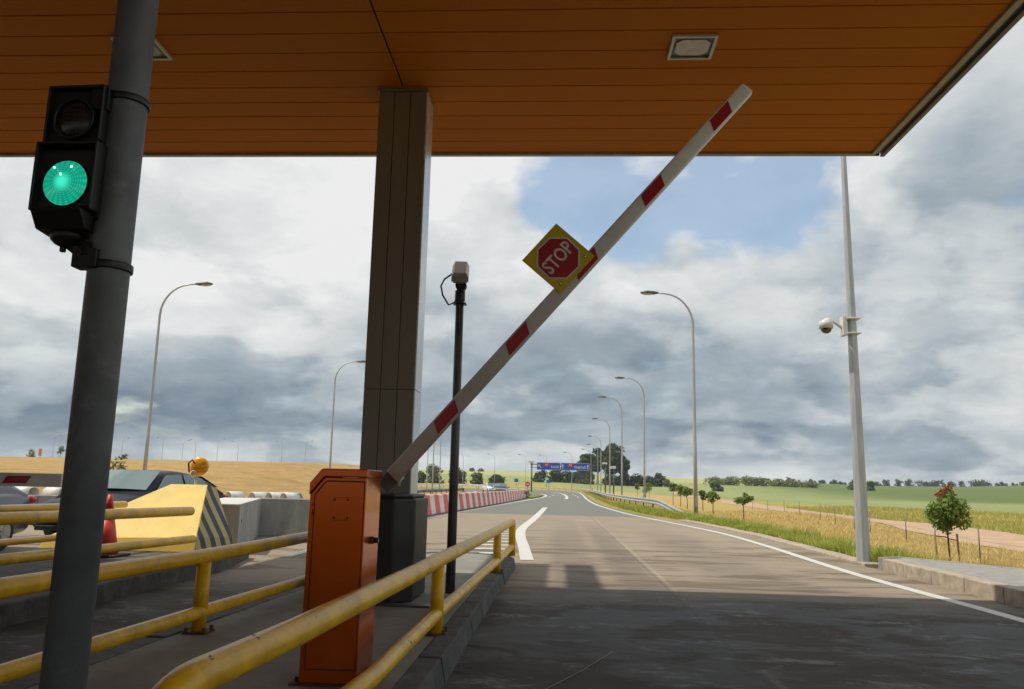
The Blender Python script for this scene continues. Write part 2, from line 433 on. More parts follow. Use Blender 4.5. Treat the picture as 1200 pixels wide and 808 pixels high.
# rubber marked wheel tracks along the lane
def band(cx, w, amt):
    d = nt.m('ABSOLUTE', nt.m('SUBTRACT', nt.m('ADD', X, nt.m('MULTIPLY', nt.m('SUBTRACT', n1, .5), .7)), cx))
    return nt.m('MULTIPLY', nt.m('SUBTRACT', 1.0, nt.ss(d, w * .35, w)), amt)
fadeY = nt.m('SUBTRACT', 1.0, nt.ss(Y, 16, 34))
tr = nt.m('ADD', nt.m('ADD', band(.25, .55, .45), band(1.15, .45, .5)), band(2.9, .9, .25))
conc = nt.mix(nt.m('MULTIPLY', tr, fadeY, clamp=True), conc, rgb(.13, .11, .095))
old = nt.m('SUBTRACT', 1.0, nt.ss(nt.m('ADD', Y, nt.m('MULTIPLY', n2, 3)), 10.5, 13.5))  # oil stain and scuffs, with canopy shade darkened and blued into the colour
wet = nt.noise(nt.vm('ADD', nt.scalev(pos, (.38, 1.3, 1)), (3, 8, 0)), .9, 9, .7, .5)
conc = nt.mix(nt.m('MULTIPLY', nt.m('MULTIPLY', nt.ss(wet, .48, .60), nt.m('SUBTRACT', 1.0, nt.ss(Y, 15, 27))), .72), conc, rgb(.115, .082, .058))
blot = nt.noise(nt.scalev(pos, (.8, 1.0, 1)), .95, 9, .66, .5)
shade_stain_col = nt.mix(nt.ss(blot, .44, .56), rgb(.018, .014, .011), rgb(.066, .075, .084))
shade_stain_col = nt.mix(nt.m('MULTIPLY', nt.ss(nt.noise(nt.vm('ADD', nt.scalev(pos, (.7, 1.3, 1)), (9, 4, 0)), 1.9, 12, .82, .5), .53, .63), .8), shade_stain_col, rgb(.21, .24, .255))
conc = nt.mix(nt.m('MULTIPLY', old, .86), conc, shade_stain_col)
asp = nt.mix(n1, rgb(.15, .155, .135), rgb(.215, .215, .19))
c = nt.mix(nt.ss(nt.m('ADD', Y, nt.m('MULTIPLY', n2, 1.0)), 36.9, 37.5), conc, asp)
# construction joints
j1 = nt.m('LESS_THAN', nt.m('ABSOLUTE', nt.m('SUBTRACT', X, nt.m('ADD', 1.45, nt.m('MULTIPLY', nt.m('SUBTRACT', n2, .5), .05)))), .014)
jy = nt.m('ABSOLUTE', nt.m('SUBTRACT', nt.m('FRACT', nt.m('DIVIDE', nt.m('ADD', Y, .8), 5.2)), .5))
j2 = nt.m('LESS_THAN', jy, .0022)
jj = nt.m('MULTIPLY', nt.m('MAXIMUM', j1, j2), nt.m('LESS_THAN', Y, 37.2))
c = nt.mix(nt.m('MULTIPLY', jj, .4), c, rgb(.06, .052, .045))
jl = nt.m('LESS_THAN', nt.m('ABSOLUTE', nt.m('SUBTRACT', X, nt.m('ADD', 1.53, nt.m('MULTIPLY', nt.m('SUBTRACT', n2, .5), .09)))), .03)
c = nt.mix(nt.m('MULTIPLY', nt.m('MULTIPLY', jl, nt.ss(n1, .4, .6)), nt.m('MULTIPLY', nt.m('LESS_THAN', Y, 37.2), .35)), c, rgb(.42, .40, .36))
c = nt.mix(nt.m('MULTIPLY', n3, .22), c, rgb(.08, .075, .07))
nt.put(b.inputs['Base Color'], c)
nt.put(b.inputs['Roughness'], nt.m('ADD', .55, nt.m('MULTIPLY', n1, .3))); b.inputs['Specular IOR Level'].default_value = .13
bp = nt.new('ShaderNodeBump'); bp.inputs['Strength'].default_value = .6; bp.inputs['Distance'].default_value = .008
nt.put(bp.inputs['Height'], nt.noise(pos, 45, 5, .7)); nt.l.new(bp.outputs[0], b.inputs['Normal'])
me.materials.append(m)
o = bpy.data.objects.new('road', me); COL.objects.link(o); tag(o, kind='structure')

# dirt road draped on the fields
dp = smooth_path([(x, y, 0) for y, x in DIRT], 10)
M['dirt'] = mat('dirt_track', (.46, .31, .20), .95, 0, .1, 1.2, bump=.3, bscale=10, dirt=.3, dirtcol=(.34, .27, .12))
def dz(x, y): return height(x, y) + .035
pm = MB(); vs = []; fs = []
for i, p in enumerate(dp):
    for k in range(5):
        xx = p.x + (-2.3 + 4.6 * k / 4) + .25 * sin(i * 1.7 + k); vs.append((xx, p.y, dz(xx, p.y)))
    if i:
        for k in range(4): fs.append((5 * i - 5 + k, 5 * i - 4 + k, 5 * i + 1 + k, 5 * i + k))
pm.add(vs, fs, 0, True); tag(pm.build('dirt_track', M['dirt']), kind='structure')

# painted markings (structure: lie on the road)
EDGEP = [(4.93, -30), (4.93, -20), (4.93, -10), (4.93, 0), (4.93, 5), (4.93, 9.2), (4.8, 14), (4.95, 20), (4.9, 25.4), (4.3, 32), (3.85, 36.5), (3.4, 41.7), (3.05, 50.7), (2.8, 61), (2.95, 84), (3.75, 125), (4.0, 165), (2.7, 194), (-1.4, 216), (-10.3, 231), (-28, 238), (-60, 238)]
pth = smooth_path([(a, b, 0) for a, b in EDGEP], 8)
ws = [.17 + .00055 * max(0, p.y) for p in pth]
tag(strip(pth, ws, .004).build('edge_line_marking', M['paint'], recalc=False), kind='structure')
pth = smooth_path([(-.52, 14.6, 0), (-.72, 17.9, 0), (-.92, 21, 0), (-1.05, 25, 0), (-.9, 33, 0), (-.72, 49, 0)], 6)
tag(strip(pth, [.24 + .05 * sst(17, 26, p.y) for p in pth], .008).build('lane_line_marking', M['paint'], recalc=False), kind='structure')
pth = smooth_path([(-4.6, 14, 0), (-4.75, 22, 0), (-4.75, 32, 0), (-4.1, 45, 0), (-3.3, 60, 0), (-2.1, 80, 0), (-1.45, 96, 0), (-1.7, 112, 0), (-3.2, 128, 0), (-6, 140, 0), (-14, 154, 0), (-30, 163, 0)], 8)
tag(strip(pth, [.14 + .0015 * p.y for p in pth], .008).build('median_line_marking', M['paint'], recalc=False), kind='structure')
pth = smooth_path([(.85, 82, 0), (1.1, 100, 0), (.9, 125, 0), (-.3, 155, 0), (-3.5, 175, 0), (-10, 190, 0), (-30, 200, 0)], 8)
tag(strip(pth, .34, .008).build('arc_line_marking', M['paint'], recalc=False), kind='structure')
pth = smooth_path([(-7.4, 60, 0), (-7.6, 90, 0), (-8.6, 120, 0), (-13, 143, 0), (-28, 158, 0)], 8)
tag(strip(pth, .3, .008).build('far_lane_line_marking', M['paint'], recalc=False), kind='structure')
pth = smooth_path([(-12.9, 60, 0), (-12.9, 115, 0), (-15.4, 147, 0), (-28, 167, 0)], 8)
tag(strip(pth, .3, .008).build('left_edge_line_marking', M['paint'], recalc=False), kind='structure')
mb = MB()
for k, yy in enumerate((96, 112, 128)):      # short dashes
    mb.box(2.3 + .2 * k * 0, 2.55, yy, yy + 4.5, .003, .009)
for yy in (92, 110, 128): mb.box(-1.0 + (yy - 92) * .012, -.78 + (yy - 92) * .012, yy, yy + 4, .003, .009)
mb.box(-.75, .05, 108, 109.2, .003, .009)
tag(mb.build('dash_marking', M['paint']), kind='structure')
tag(strip([Vector((-.10, 5.45, 0)), Vector((.19, 6.12, 0)), Vector((.46, 6.85, 0))], .010, .004).build('road_scratch', M['pave'], recalc=False), kind='structure')
mb = MB()                                     # ladder hatching past the island
for k in range(11):
    y0 = 15.6 + k * 1.05; xr = lerp([(14.6, -.75), (18, -.95), (25, -1.25), (30, -1.15)], y0) ; xl = -2.25 + (y0 - 15.6) * .055
    if xl > xr - .25: break
    mb.add([(xl, y0, .009), (xr, y0 + .12, .009), (xr, y0 + .42, .009), (xl, y0 + .3, .009)], [(0, 1, 2, 3)])
tag(mb.build('hatch_marking', M['paint'], recalc=False), kind='structure')
# small green median
mb = MB(); pl = [(-2.35, 80), (-1.85, 92), (-1.95, 106), (-2.8, 118), (-4.4, 122), (-4.2, 108), (-3.4, 92), (-2.9, 80)]
mb.prism(pl, -.02, .13, axis='z')
M['median'] = mat('median_grass', (.16, .20, .04), .95, 0, .2, 2, bump=.4)
tag(mb.build('median_island', M['median']), kind='structure')

# ------------------------------------------------------------------ kerbs right
def kerb_line(name, pts, w, h, m_, seg=1.0, gap=.012):
    mb = MB(); path = [Vector((a, b, 0)) for a, b in pts]
    acc = []
    for a, b in zip(path, path[1:]):
        L = (b - a).length; n = max(1, round(L / seg))
        for k in range(n): acc.append((a + (b - a) * (k / n), a + (b - a) * ((k + 1) / n)))
    for a, b in acc:
        d = (b - a).normalized(); nr = Vector((d.y, -d.x, 0)); a2 = a + d * gap / 2; b2 = b - d * gap / 2
        jz = random.uniform(-.006, .006); hh = h + jz
        q = [a2, b2, b2 + nr * w, a2 + nr * w]
        mb.add([(p.x, p.y, -.05) for p in q] + [(p.x, p.y, hh) for p in q], [(0, 1, 2, 3), (7, 6, 5, 4), (0, 4, 5, 1), (1, 5, 6, 2), (2, 6, 7, 3), (3, 7, 4, 0)])
    return mb.build(name, m_, bevel=.012)
k = kerb_line('low_kerb', [(5.5, 15.3), (5.62, 24), (5.25, 31), (4.9, 34)], .34, .05, M['kerb']); tag(k, kind='structure')
k = kerb_line('platform_kerb', [(5.5, -8), (5.48, 13.6), (5.55, 14.6)], .2, .2, M['kerb']); tag(k, kind='structure')
mb = MB(); pl = [(5.7, -8), (5.69, 13.65), (5.75, 14.7), (6.05, 15.0), (6.6, 14.2), (7.6, 12.4), (8.2, 8), (8.2, -8)]
mb.prism(pl, -.5, .185, axis='z'); o = mb.build('platform', M['pave']); tag(o, kind='structure')
k = kerb_line('platform_edge', [(5.6, 14.95), (6.1, 15.2), (6.75, 14.3), (7.8, 12.4), (8.4, 8), (8.4, -8)], .12, .19, M['pave'], .8); tag(k, kind='structure')

# ------------------------------------------------------------------ our toll island
IR = [(-.72, -6), (-.74, 3), (-.72, 6.5), (-.70, 10), (-.64, 13.2)]     # right kerb face
IL = [(-3.1, -6), (-3.1, 3), (-2.95, 8), (-2.55, 13.2)]
isl = [(a, b) for a, b in IR] + [(-.78, 13.75), (-1.3, 14.1), (-1.9, 14.1), (-2.4, 13.8)] + [(a, b) for a, b in reversed(IL)]
inner = []
mb = MB(); mb.prism([(-.92, -6), (-.92, 3), (-.92, 6.5), (-.9, 10), (-.84, 13.2), (-1.0, 13.6), (-1.4, 13.9), (-1.9, 13.9), (-2.3, 13.6), (-2.4, 13.2), (-2.8, 8), (-2.95, 3), (-2.95, -6)], -.05, .15, axis='z')
tag(mb.build('toll_island', M['island']), kind='structure')
def kerb_ring(name, pts, w, h, m_, seg, slope=.04):
    mb = MB()
    for a, b in zip(pts, pts[1:]):
        a = Vector((*a, 0)); b = Vector((*b, 0)); L = (b - a).length; n = max(1, round(L / seg)); d = (b - a).normalized(); nr = Vector((-d.y, d.x, 0))
        for k in range(n):
            p = a + d * (L * k / n + .006); q = a + d * (L * (k + 1) / n - .006)
            h2 = h + random.uniform(-.004, .006); off = random.uniform(0, .012)
            c0, c1 = p - nr * off, q - nr * off
            V = [c0, c1, c1 + nr * w, c0 + nr * w]
            top = [c0 + nr * slope, c1 + nr * slope, c1 + nr * w, c0 + nr * w]
            mb.add([(v.x, v.y, -.05) for v in V] + [(v.x, v.y, h2) for v in top], [(0, 1, 2, 3), (7, 6, 5, 4), (0, 4, 5, 1), (1, 5, 6, 2), (2, 6, 7, 3), (3, 7, 4, 0)])
    return mb.build(name, m_, bevel=.014)
o = kerb_ring('island_kerb', IR + [(-.78, 13.75), (-1.3, 14.1), (-1.9, 14.1), (-2.4, 13.8), (-2.55, 13.2), (-2.95, 8), (-3.1, 3), (-3.1, -6)], .2, .156, M['kerb_dark'], 1.0)
tag(o, kind='structure')
# second island (left lanes)
mb = MB(); mb.prism([(-4.75, -6), (-4.7, 11.5), (-5.1, 13.6), (-6.2, 14.0), (-7.6, 13.6), (-7.7, 11), (-7.0, -6)], -.05, .2, axis='z')
tag(mb.build('far_toll_island', M['kerb_dark'], bevel=.02), kind='structure')

# ------------------------------------------------------------------ canopy
cn = thing('toll_canopy', 'large toll canopy with orange slatted ceiling and grey clad pillar', 'canopy', (-1.77, 8.55, .15))
def rel(o, par):        # keep world placement of a mesh built in world coordinates
    o.parent = par; o.matrix_parent_inverse = par.matrix_world.inverted() if False else Matrix.Translation(-Vector(par.location)); return o
ZS = 5.75; XR = 4.10; YF = 10.40; XL = -34
mb = MB(); y = YF; pitch = .3735
while y > -24:
    y0 = y - pitch + .012
    if y0 > 8.3: mb.box(XL, XR, y0, y, ZS, ZS + .03)
    else: mb.box(XL, -1.83, y0, y, ZS, ZS + .03); mb.box(-1.81, XR, y0, y, ZS, ZS + .03)
    y -= pitch
rel(mb.build('soffit_board', M['soffit'], bevel=.004, seg=1), cn)
mb = MB(); mb.box(XL, XR + .1, -24.2, YF + .05, ZS + .06, ZS + .42)
rel(mb.build('roof_deck', M['dark_panel']), cn)
mb = MB()   # trims: soffit rim, shadow gap and fascia
mb.box(XL, XR + .06, YF + .004, YF + .06, ZS - .03, ZS + .02); mb.box(XR + .004, XR + .07, -24.2, YF, ZS - .03, ZS + .02)
rel(mb.build('edge_trim', M['trim'], bevel=.004), cn)
mb = MB(); mb.box(XL, XR + .13, YF + .064, YF + .10, ZS - .02, ZS + .52); mb.box(XR + .145, XR + .20, -24.2, YF + .1, ZS - .03, ZS + .52)
mb.box(XR + .074, XR + .141, -24.2, YF + .06, ZS + .01, ZS + .05)
rel(mb.build('fascia', M['fascia'], bevel=.006), cn)
mb = MB()   # unseen frames, invented above the roof, whose shadow reaches the road past the canopy edge
for xa, xb in ((-5.80, -5.05), (-4.68, -4.33)): mb.box(xa, xb, 5.2, 13.55, 7.75, 7.95)
for yy in (6, 9): mb.box(-5.9, -4.2, yy, yy + .15, 6.17, 7.75)
rel(mb.build('shadow_frame', M['trim']), cn)
mb = MB(); mb.box(-10.0, -8.75, 8, 15.6, 8.55, 8.7)  # unseen slab added above the canopy to shade the left lane
for xx in (-9.9, -9.0):
    for yy in (8.3, 9.9): mb.box(xx, xx + .15, yy, yy + .15, 6.17, 8.55)
rel(mb.build('shade_slab', M['trim']), cn)
# pillar
mb = MB(); px0, px1, py0, py1 = -2.105, -1.555, 8.60, 9.02
wv = (px1 - px0) / 3
for k in range(3):
    mb.box(px0 + k * wv + .004, px0 + (k + 1) * wv - .004, py0, py0 + .03, 1.0, 2.28); mb.box(px0 + k * wv + .004, px0 + (k + 1) * wv - .004, py0, py0 + .03, 2.286, ZS - .03)
mb.box(px0 + .005, px1 - .01, py0 + .035, py1, .15, ZS + .05)
mb.box(px0 - .02, px1 + .02, py0 - .02, py1 + .02, ZS - .028, ZS - .002)
for zz in (2.05, 3.4, 5.3):
    for k in (0, 1, 2): mb.ellipsoid((px0 + .1 + k * wv, py0 - .002, zz), (.008, .004, .008), 8, 4)
pil = rel(mb.build('pillar', M['clad'], bevel=.006), cn)
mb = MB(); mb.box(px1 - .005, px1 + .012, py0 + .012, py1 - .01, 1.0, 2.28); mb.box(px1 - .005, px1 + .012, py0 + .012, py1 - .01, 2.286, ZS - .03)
o = mb.build('side_cladding', M['clad_lit'], bevel=.004); o.parent = pil

# ceiling lights
M['lens'] = mat('light_glass', (.55, .55, .50), .18, 0, .12, 9, coat=.6)
M['lframe'] = mat('light_frame', (.55, .54, .50), .4, .2, .05)
def ceiling_light(x, y, label):
    t = thing('ceiling_light', label, 'ceiling light', (x, y, ZS), 0, 'floodlights recessed in the canopy ceiling')
    mb = MB(); s = .225
    mb.prism([(-s, -s), (s, -s), (s, s), (-s, s)], -.018, -.002, axis='z')
    f = MB()
    for (a, b, c, d) in ((-s, s, -s, -s + .03), (-s, s, s - .03, s), (-s, -s + .03, -s + .03, s - .03), (s - .03, s, -s + .03, s - .03)): f.box(a, b, c, d, -.028, -.001)
    f.build('frame', M['lframe'], t, bevel=.003)
    k = MB(); k.prism([(-.195, -.195), (.195, -.195), (.195, .195), (-.195, .195)], -.010, -.001, axis='z'); k.build('reflector', M['galv_dark'], t)
    g_ = MB(); c = .06; w = .17; h = .15
    g_.prism([(-w, -h + c), (-w + c, -h), (w - c, -h), (w, -h + c), (w, h - c), (w - c, h), (-w + c, h), (-w, h - c)], -.02, -.011, axis='z'); g_.build('lens', M['lens'], t, bevel=.004)
    for sx in (-.18, .18):
        for sy in (-.18, .18): MB().ellipsoid((sx, sy, -.014), (.012, .012, .008), 8, 4).build('bolt', M['galv'], t)
    return t
ceiling_light(1.315, 7.72, 'square recessed ceiling light right of the raised barrier tip')
ceiling_light(-4.42, 7.64, 'square recessed ceiling light half hidden behind the traffic light pole')

# black cover around the pillar foot
t = thing('pillar_guard', 'black plastic casing around the foot of the canopy pillar', 'pillar guard', (-1.8, 8.45, .15))
mb = MB(); pl = [(-.5, -.5), (.22, -.5), (.40, -.32), (.40, .45), (.3, .55), (-.5, .55)]
mb.prism(pl, 0, .99, axis='z'); mb.build('casing', M['dark_panel'], t, bevel=.02)
mb = MB(); pl2 = [(-.47, -.47), (.21, -.47), (.37, -.31), (.37, .42), (.28, .52), (-.47, .52)]
mb.prism(pl2, .992, 1.03, axis='z'); mb.build('lid', M['dark_panel'], t, bevel=.02)
mb = MB(); mb.prism([(-.1, -.62), (.62, -.66), (.74, -.5), (.3, -.52), (-.1, -.52)], .001, .02, axis='z'); mb.build('base_plate', M['galv_dark'], t, bevel=.004)

# ------------------------------------------------------------------ guard rails of yellow tube
def rail(name, label, top, low, posts, group, r=.057, m_=None, z0=.15):
    m_ = m_ or M['yellow']
    b0 = posts[0][:2]
    t = thing(name, label, 'guard rail', (b0[0], b0[1], z0), 0, group)
    off = Matrix.Translation((-b0[0], -b0[1], -z0))
    o = MB().tube(top, r, 20, M=off).build('top_rail', m_, t)
    o = MB().tube(low, r * .86, 18, M=off).build('lower_rail', m_, t)
    for (x, y, ztop) in posts:
        o = MB().tube([(x, y, z0 + .01), (x, y, ztop)], r * .92, 18, M=off).build('post', m_, t)
        mb = MB(); mb.box(x - .09, x + .09, y - .09, y + .09, z0 + .001, z0 + .014, 0, off)
        for sx in (-.068, .068):
            for sy in (-.068, .068):
                mb.tube([(x + sx, y + sy, z0 + .014), (x + sx, y + sy, z0 + .045)], .014, 6, smooth=False, M=off)
        q = mb.build('base_plate', M['rust'], o)
    return t
top = arcpts([(-1.13, 2.1, .15), (-1.11, 2.25, .70), (-1.04, 3.3, .70)], .30, 8)[:-1] + [(-1.04, 3.3, .70), (-.95, 5.6, .70), (-.93, 6.6, .70), (-.84, 9.2, .70)] + arcpts([(-.80, 10.6, .70), (-.735, 13.55, .70), (-.735, 13.6, .16)], .10, 6)
low = [(-1.08, 2.3, .30), (-.95, 4.4, .30), (-.925, 6.5, .30), (-.79, 10.9, .30), (-.74, 13.55, .30)]
rail('tube_guard_rail', 'worn yellow tube rail running beside our lane in front of the orange cabinet', top, low, [(-.925, 6.5, .66), (-.79, 11.0, .66)], 'yellow tube guard rails on the toll islands')
top = [(-3.05, 1.2, .70), (-2.93, 4.28, .70), (-2.73, 6.34, .70), (-2.67, 8.83, .70)] + arcpts([(-2.5, 10.6, .70), (-2.25, 13.5, .70), (-2.24, 13.6, .16)], .12, 6)
low = [(-3.0, 1.2, .31), (-2.80, 4.14, .30), (-2.68, 6.3, .30), (-2.55, 8.2, .30), (-2.28, 13.5, .30)]
rail('tube_guard_rail', 'yellow tube rail left of the orange cabinet with bolted post on the island', top, low, [(-2.69, 6.25, .66), (-2.56, 10.0, .66), (-2.98, 2.0, .66)], 'yellow tube guard rails on the toll islands')
top = [(-5.2, 1, .90), (-5.08, 7.3, .89), (-4.96, 10.95, .85)]
low = [(-5.1, 1, .54), (-5.0, 7.3, .53), (-4.92, 11.0, .48)]
rail('tube_guard_rail', 'yellow tube rail across the next lane ending at the red cone', top, low, [(-5.0, 8.2, .85), (-5.08, 3.0, .85)], 'yellow tube guard rails on the toll islands', z0=.2, r=.06)
top = [(-7.0, 1, .88), (-6.6, 9, .88), (-6.45, 12.0, .88)]
low = [(-6.95, 1, .50), (-6.6, 9, .49), (-6.5, 11.6, .48)]
rail('tube_guard_rail', 'bright yellow tube rail behind the cone reaching the pale crash block', top, low, [(-6.62, 8.4, .85), (-6.9, 3.0, .85)], 'yellow tube guard rails on the toll islands', m_=M['yellow_far'], z0=.2, r=.05)

# ------------------------------------------------------------------ barrier gate
t = thing('barrier_gate', 'orange barrier cabinet with raised white arm and red reflective bands', 'barrier', (-1.295, 5.0, .15))
w, d_, h = .335, .40, 1.22
x0, x1 = -w / 2, w / 2
mb = MB(); mb.prism([(x0, 0), (x1, 0), (x1, h - .055), (x0, h - .055 - .0), ], -d_ / 2, d_ / 2) if False else None
mb = MB(); mb.prism([(x0, .01), (x1, .01), (x1, h - .05), (x0 + .085, h - .05), (x0, h - .155)], -d_ / 2 + .001, d_ / 2); cab = mb.build('cabinet', M['orange'], t, bevel=.006)
mb = MB(); mb.prism([(x0 - .004, h - .155), (x0 + .082, h - .048), (x1 + .006, h - .048), (x1 + .006, h), (x0 + .065, h), (x0 - .004, h - .085)], -d_ / 2 - .006, d_ / 2 + .006); mb.build('cabinet_lid', M['orange'], cab, bevel=.006)
mb = MB(); mb.prism([(x0 + .035, .09), (x1 - .012, .09), (x1 - .012, h - .075), (x0 + .10, h - .075), (x0 + .035, h - .155)], -d_ / 2 - .007, -d_ / 2 + .0005); dr = mb.build('door', M['orange'], cab, bevel=.003)
mb = MB(); mb.prism([(x0 + .029, .084), (x1 - .006, .084), (x1 - .006, h - .069), (x0 + .098, h - .069), (x0 + .029, h - .150)], -d_ / 2 - .0022, -d_ / 2 + .0003); mb.build('door_seam', M['seam'], cab)
for zz in (.28, .95):
    MB().tube([(x0 + .028, -d_ / 2 - .010, zz), (x0 + .028, -d_ / 2 - .010, zz + .07)], .006, 10).build('hinge', M['orange'], cab)
mb = MB(); mb.box(-.03, .085, -d_ / 2 - .012, -d_ / 2 - .0072, h - .30, h - .165)
pl_ = mb.build('access_plate', M['orange'], cab, bevel=.004)
for sx in (-.012, .067):
    for sz in (h - .285, h - .18): q_ = MB().ellipsoid((sx, -d_ / 2 - .013, sz), (.008, .004, .008), 10, 5).build('screw', M['rust'], cab)
mb = MB(); mb.tube([(x1 + .0005, -.02, .80), (x1 + .022, -.02, .80)], .022, 16); lk = mb.build('lock', M['rust'], cab)
mb = MB(); mb.tube([(x1 + .022, -.02, .80), (x1 + .05, -.02, .80)], .017, 16); mb.build('knob', M['black'], lk)
mb = MB()
for sx in (x0 - .02, x1 + .02):
    for sy in (-.15, .15): mb.tube([(sx, sy, .012), (sx, sy, .035)], .014, 6, smooth=False)
mb.box(x0 - .05, x1 + .05, -d_ / 2 - .02, d_ / 2 + .02, .0, .011); mb.build('base_plate', M['rust'], t)
# arm, local axis u along arm, centre line from (-1.02,1.42) to (1.245,3.96) at y 5.28
A0 = Vector((-1.075, 5.30, 1.335)); A1 = Vector((1.275, 5.30, 4.035)); L = (A1 - A0).length; ang = atan2(A1.z - A0.z, A1.x - A0.x)
AM = Matrix.Translation(A0 - Vector((-1.295, 5.0, .15))) @ Matrix.Rotation(-ang, 4, 'Y')
aw = .0515
mb = MB()
prof = []
for k in range(24):
    tt = 2 * pi * k / 24; cx = cos(tt); sy = sin(tt)
    prof.append((.028 * (abs(cx) ** .45) * (1 if cx > 0 else -1), aw * (abs(sy) ** .45) * (1 if sy > 0 else -1)))
vs = [(0, a, b_) for a, b_ in prof] + [(L - .02, a, b_) for a, b_ in prof] + [(L, a * .7, b_ * .8) for a, b_ in prof]
n = 24; fs = [(i, (i + 1) % n, (i + 1) % n + n, i + n) for i in range(n)] + [(i + n, (i + 1) % n + n, (i + 1) % n + 2 * n, i + 2 * n) for i in range(n)]
mb.add(vs, fs, 0, True, AM); mb.add(vs, [tuple(reversed(range(n))), tuple(range(2 * n, 3 * n))], 0, False, AM)
arm = mb.build('arm', M['arm_white'], t)
for q in ((.52, .20), (1.215, .20), (1.90, .20), (2.58, .20), (3.29, .19)):    # reflective parallelograms on both faces
    mb = MB(); u, l = q; s_ = .022
    for yy in (-.0305, .0285): mb.prism([(u - l / 2 - s_, -.037), (u + l / 2 - s_, -.037), (u + l / 2 + s_, .037), (u - l / 2 + s_, .037)], yy, yy + .002, 0, AM)
    mb.build('red_reflector', M['red_ref'], arm)
mb = MB(); mb.box(-.10, .14, .012, .05, -.05, .05, 0, AM); mb.tube([AM @ Vector((0, .03, 0)), AM @ Vector((0, -.2, -.0))], .035, 14) if False else None
mb.build('arm_bracket', M['galv'], arm, bevel=.004)
mb = MB(); mb.tube([AM @ Vector((-.02, .0, -.075)), AM @ Vector((.0, .0, -.055)), AM @ Vector((.05, .0, -.05))], .012, 8); mb.build('arm_clip', M['galv_light'], arm)
# stop sign on the arm
us = (Vector((-.015, 5.3, 2.80)) - A0); uu = us.x * cos(ang) + us.z * sin(ang); vv = -us.x * sin(ang) + us.z * cos(ang)
SM = AM @ T(uu, -.040, vv)
S = .172
mb = MB(); mb.prism([(-S, -S), (S, -S), (S, S), (-S, S)], -.004, .004, 0, SM)
R8 = .144; oc = [(R8 / cos(pi / 8) * cos(pi / 8 + k * pi / 4 + ang * 0), R8 / cos(pi / 8) * sin(pi / 8 + k * pi / 4)) for k in range(8)]
RO = Matrix.Rotation(0, 4, 'Y')
# octagon whose flat sides follow the world vertical: rotate against the arm
RO = Matrix.Rotation(ang, 4, 'Y')
mb.prism(oc, -.0055, -.0045, 1, SM @ RO)
mb.prism([(a * .925, b_ * .925) for a, b_ in oc], -.0068, -.0058, 2, SM @ RO)
TXT = SM @ T(0, -.0078, 0) @ Matrix.Rotation(pi / 2, 4, 'X') @ Matrix.Diagonal((.82, 1.12, 1, 1))
mb.text('STOP', .122, TXT, 1, bold=True)
sg = mb.build('stop_sign', [M['signyel'], M['signwhite'], M['signred']], arm, recalc=False)
sg['label'] = 'square yellow stop sign with red octagon fixed to the raised arm'
for (a, b_) in ((.125, -.125), (-.125, -.125)): MB().ellipsoid((a, -.007, b_), (.008, .006, .008), 10, 5, 0, SM).build('sign_rivet', M['chrome'], arm)

# ------------------------------------------------------------------ traffic light
t = thing('traffic_light', 'small black traffic light showing green on a galvanised pole', 'traffic light', (-1.135, 1.92, .15))
mb = MB(); mb.tube([(0, 0, 0), (0, 0, 2.0), (0, 0, 4.2)], .0495, 32); mb.build('pole', M['galv'], t)
hx, hy = -.105, -.115
hd = bpy.data.objects.new('signal_head', None)
SMX = T(-.090, -.012, -.010, rz=radians(-3))
mb = MB()
# two module bodies (side profiles in y,z), extruded over x
def module(mb, xw, z0, z1, dep, cham):
    mb.prism([(-dep, z0 + cham), (-dep + cham * .8, z0), (.06, z0), (.06, z1), (-dep + .012, z1), (-dep, z1 - .012)], -xw, xw, 0, SMX, axis='x')
module(mb, .074, 1.975, 2.135, .045, .0)
module(mb, .080, 1.785, 1.972, .055, .03)
# hoods: side walls and roof lip of each module
for (xw, z0, z1, dep) in ((.076, 1.985, 2.130, .062), (.082, 1.80, 1.975, .074)):
    mb.box(-xw, -xw + .006, -dep, -.03, z0, z1, 0, SMX); mb.box(xw - .006, xw, -dep, -.03, z0, z1, 0, SMX)
    mb.box(-xw, xw, -dep, -.03, z1 - .004, z1 + .004, 0, SMX)
mb.prism([(-.09, 1.80), (-.06, 1.755), (.03, 1.745), (.06, 1.80)], -.066, .066, 0, SMX, axis='x')
sh = mb.build('signal_head', M['black'], t, bevel=.005)
def lens(zc, m_, name, r=.058):
    mb = MB(); vs = [(0, -.014, 0)]; fs = []; nr, nn = 6, 40
    for i in range(1, nr + 1):
        rr = r * i / nr
        for k in range(nn): vs.append((rr * cos(2 * pi * k / nn), -.014 * (1 - (i / nr) ** 2), rr * sin(2 * pi * k / nn)))
    for k in range(nn): fs.append((0, 1 + k, 1 + (k + 1) % nn))
    for i in range(nr - 1):
        for k in range(nn): fs.append((1 + i * nn + k, 1 + i * nn + (k + 1) % nn, 1 + (i + 1) * nn + (k + 1) % nn, 1 + (i + 1) * nn + k))
    mb.add(vs, fs, 0, True)
    o = mb.build(name, m_, sh); o.matrix_local = SMX @ T(0, -.062, zc); return o
ll = lens(1.872, M['green'], 'green_lens'); ll['label'] = 'round green signal lens, lit'
lo = lens(2.045, M['lens_off'], 'unlit_lens', .053); lo.matrix_local = SMX @ T(0, -.050, 2.045)
lo['label'] = 'round signal lens, dark'
for a, c_ in ((-.022, .035), (.023, .037), (-.004, .018)):
    o = MB().ellipsoid((a, -.0145, c_), (.0035, .003, .0035), 8, 5).build('led_point', M['led'], sh); o.matrix_local = SMX @ T(0, -.062, 1.872)
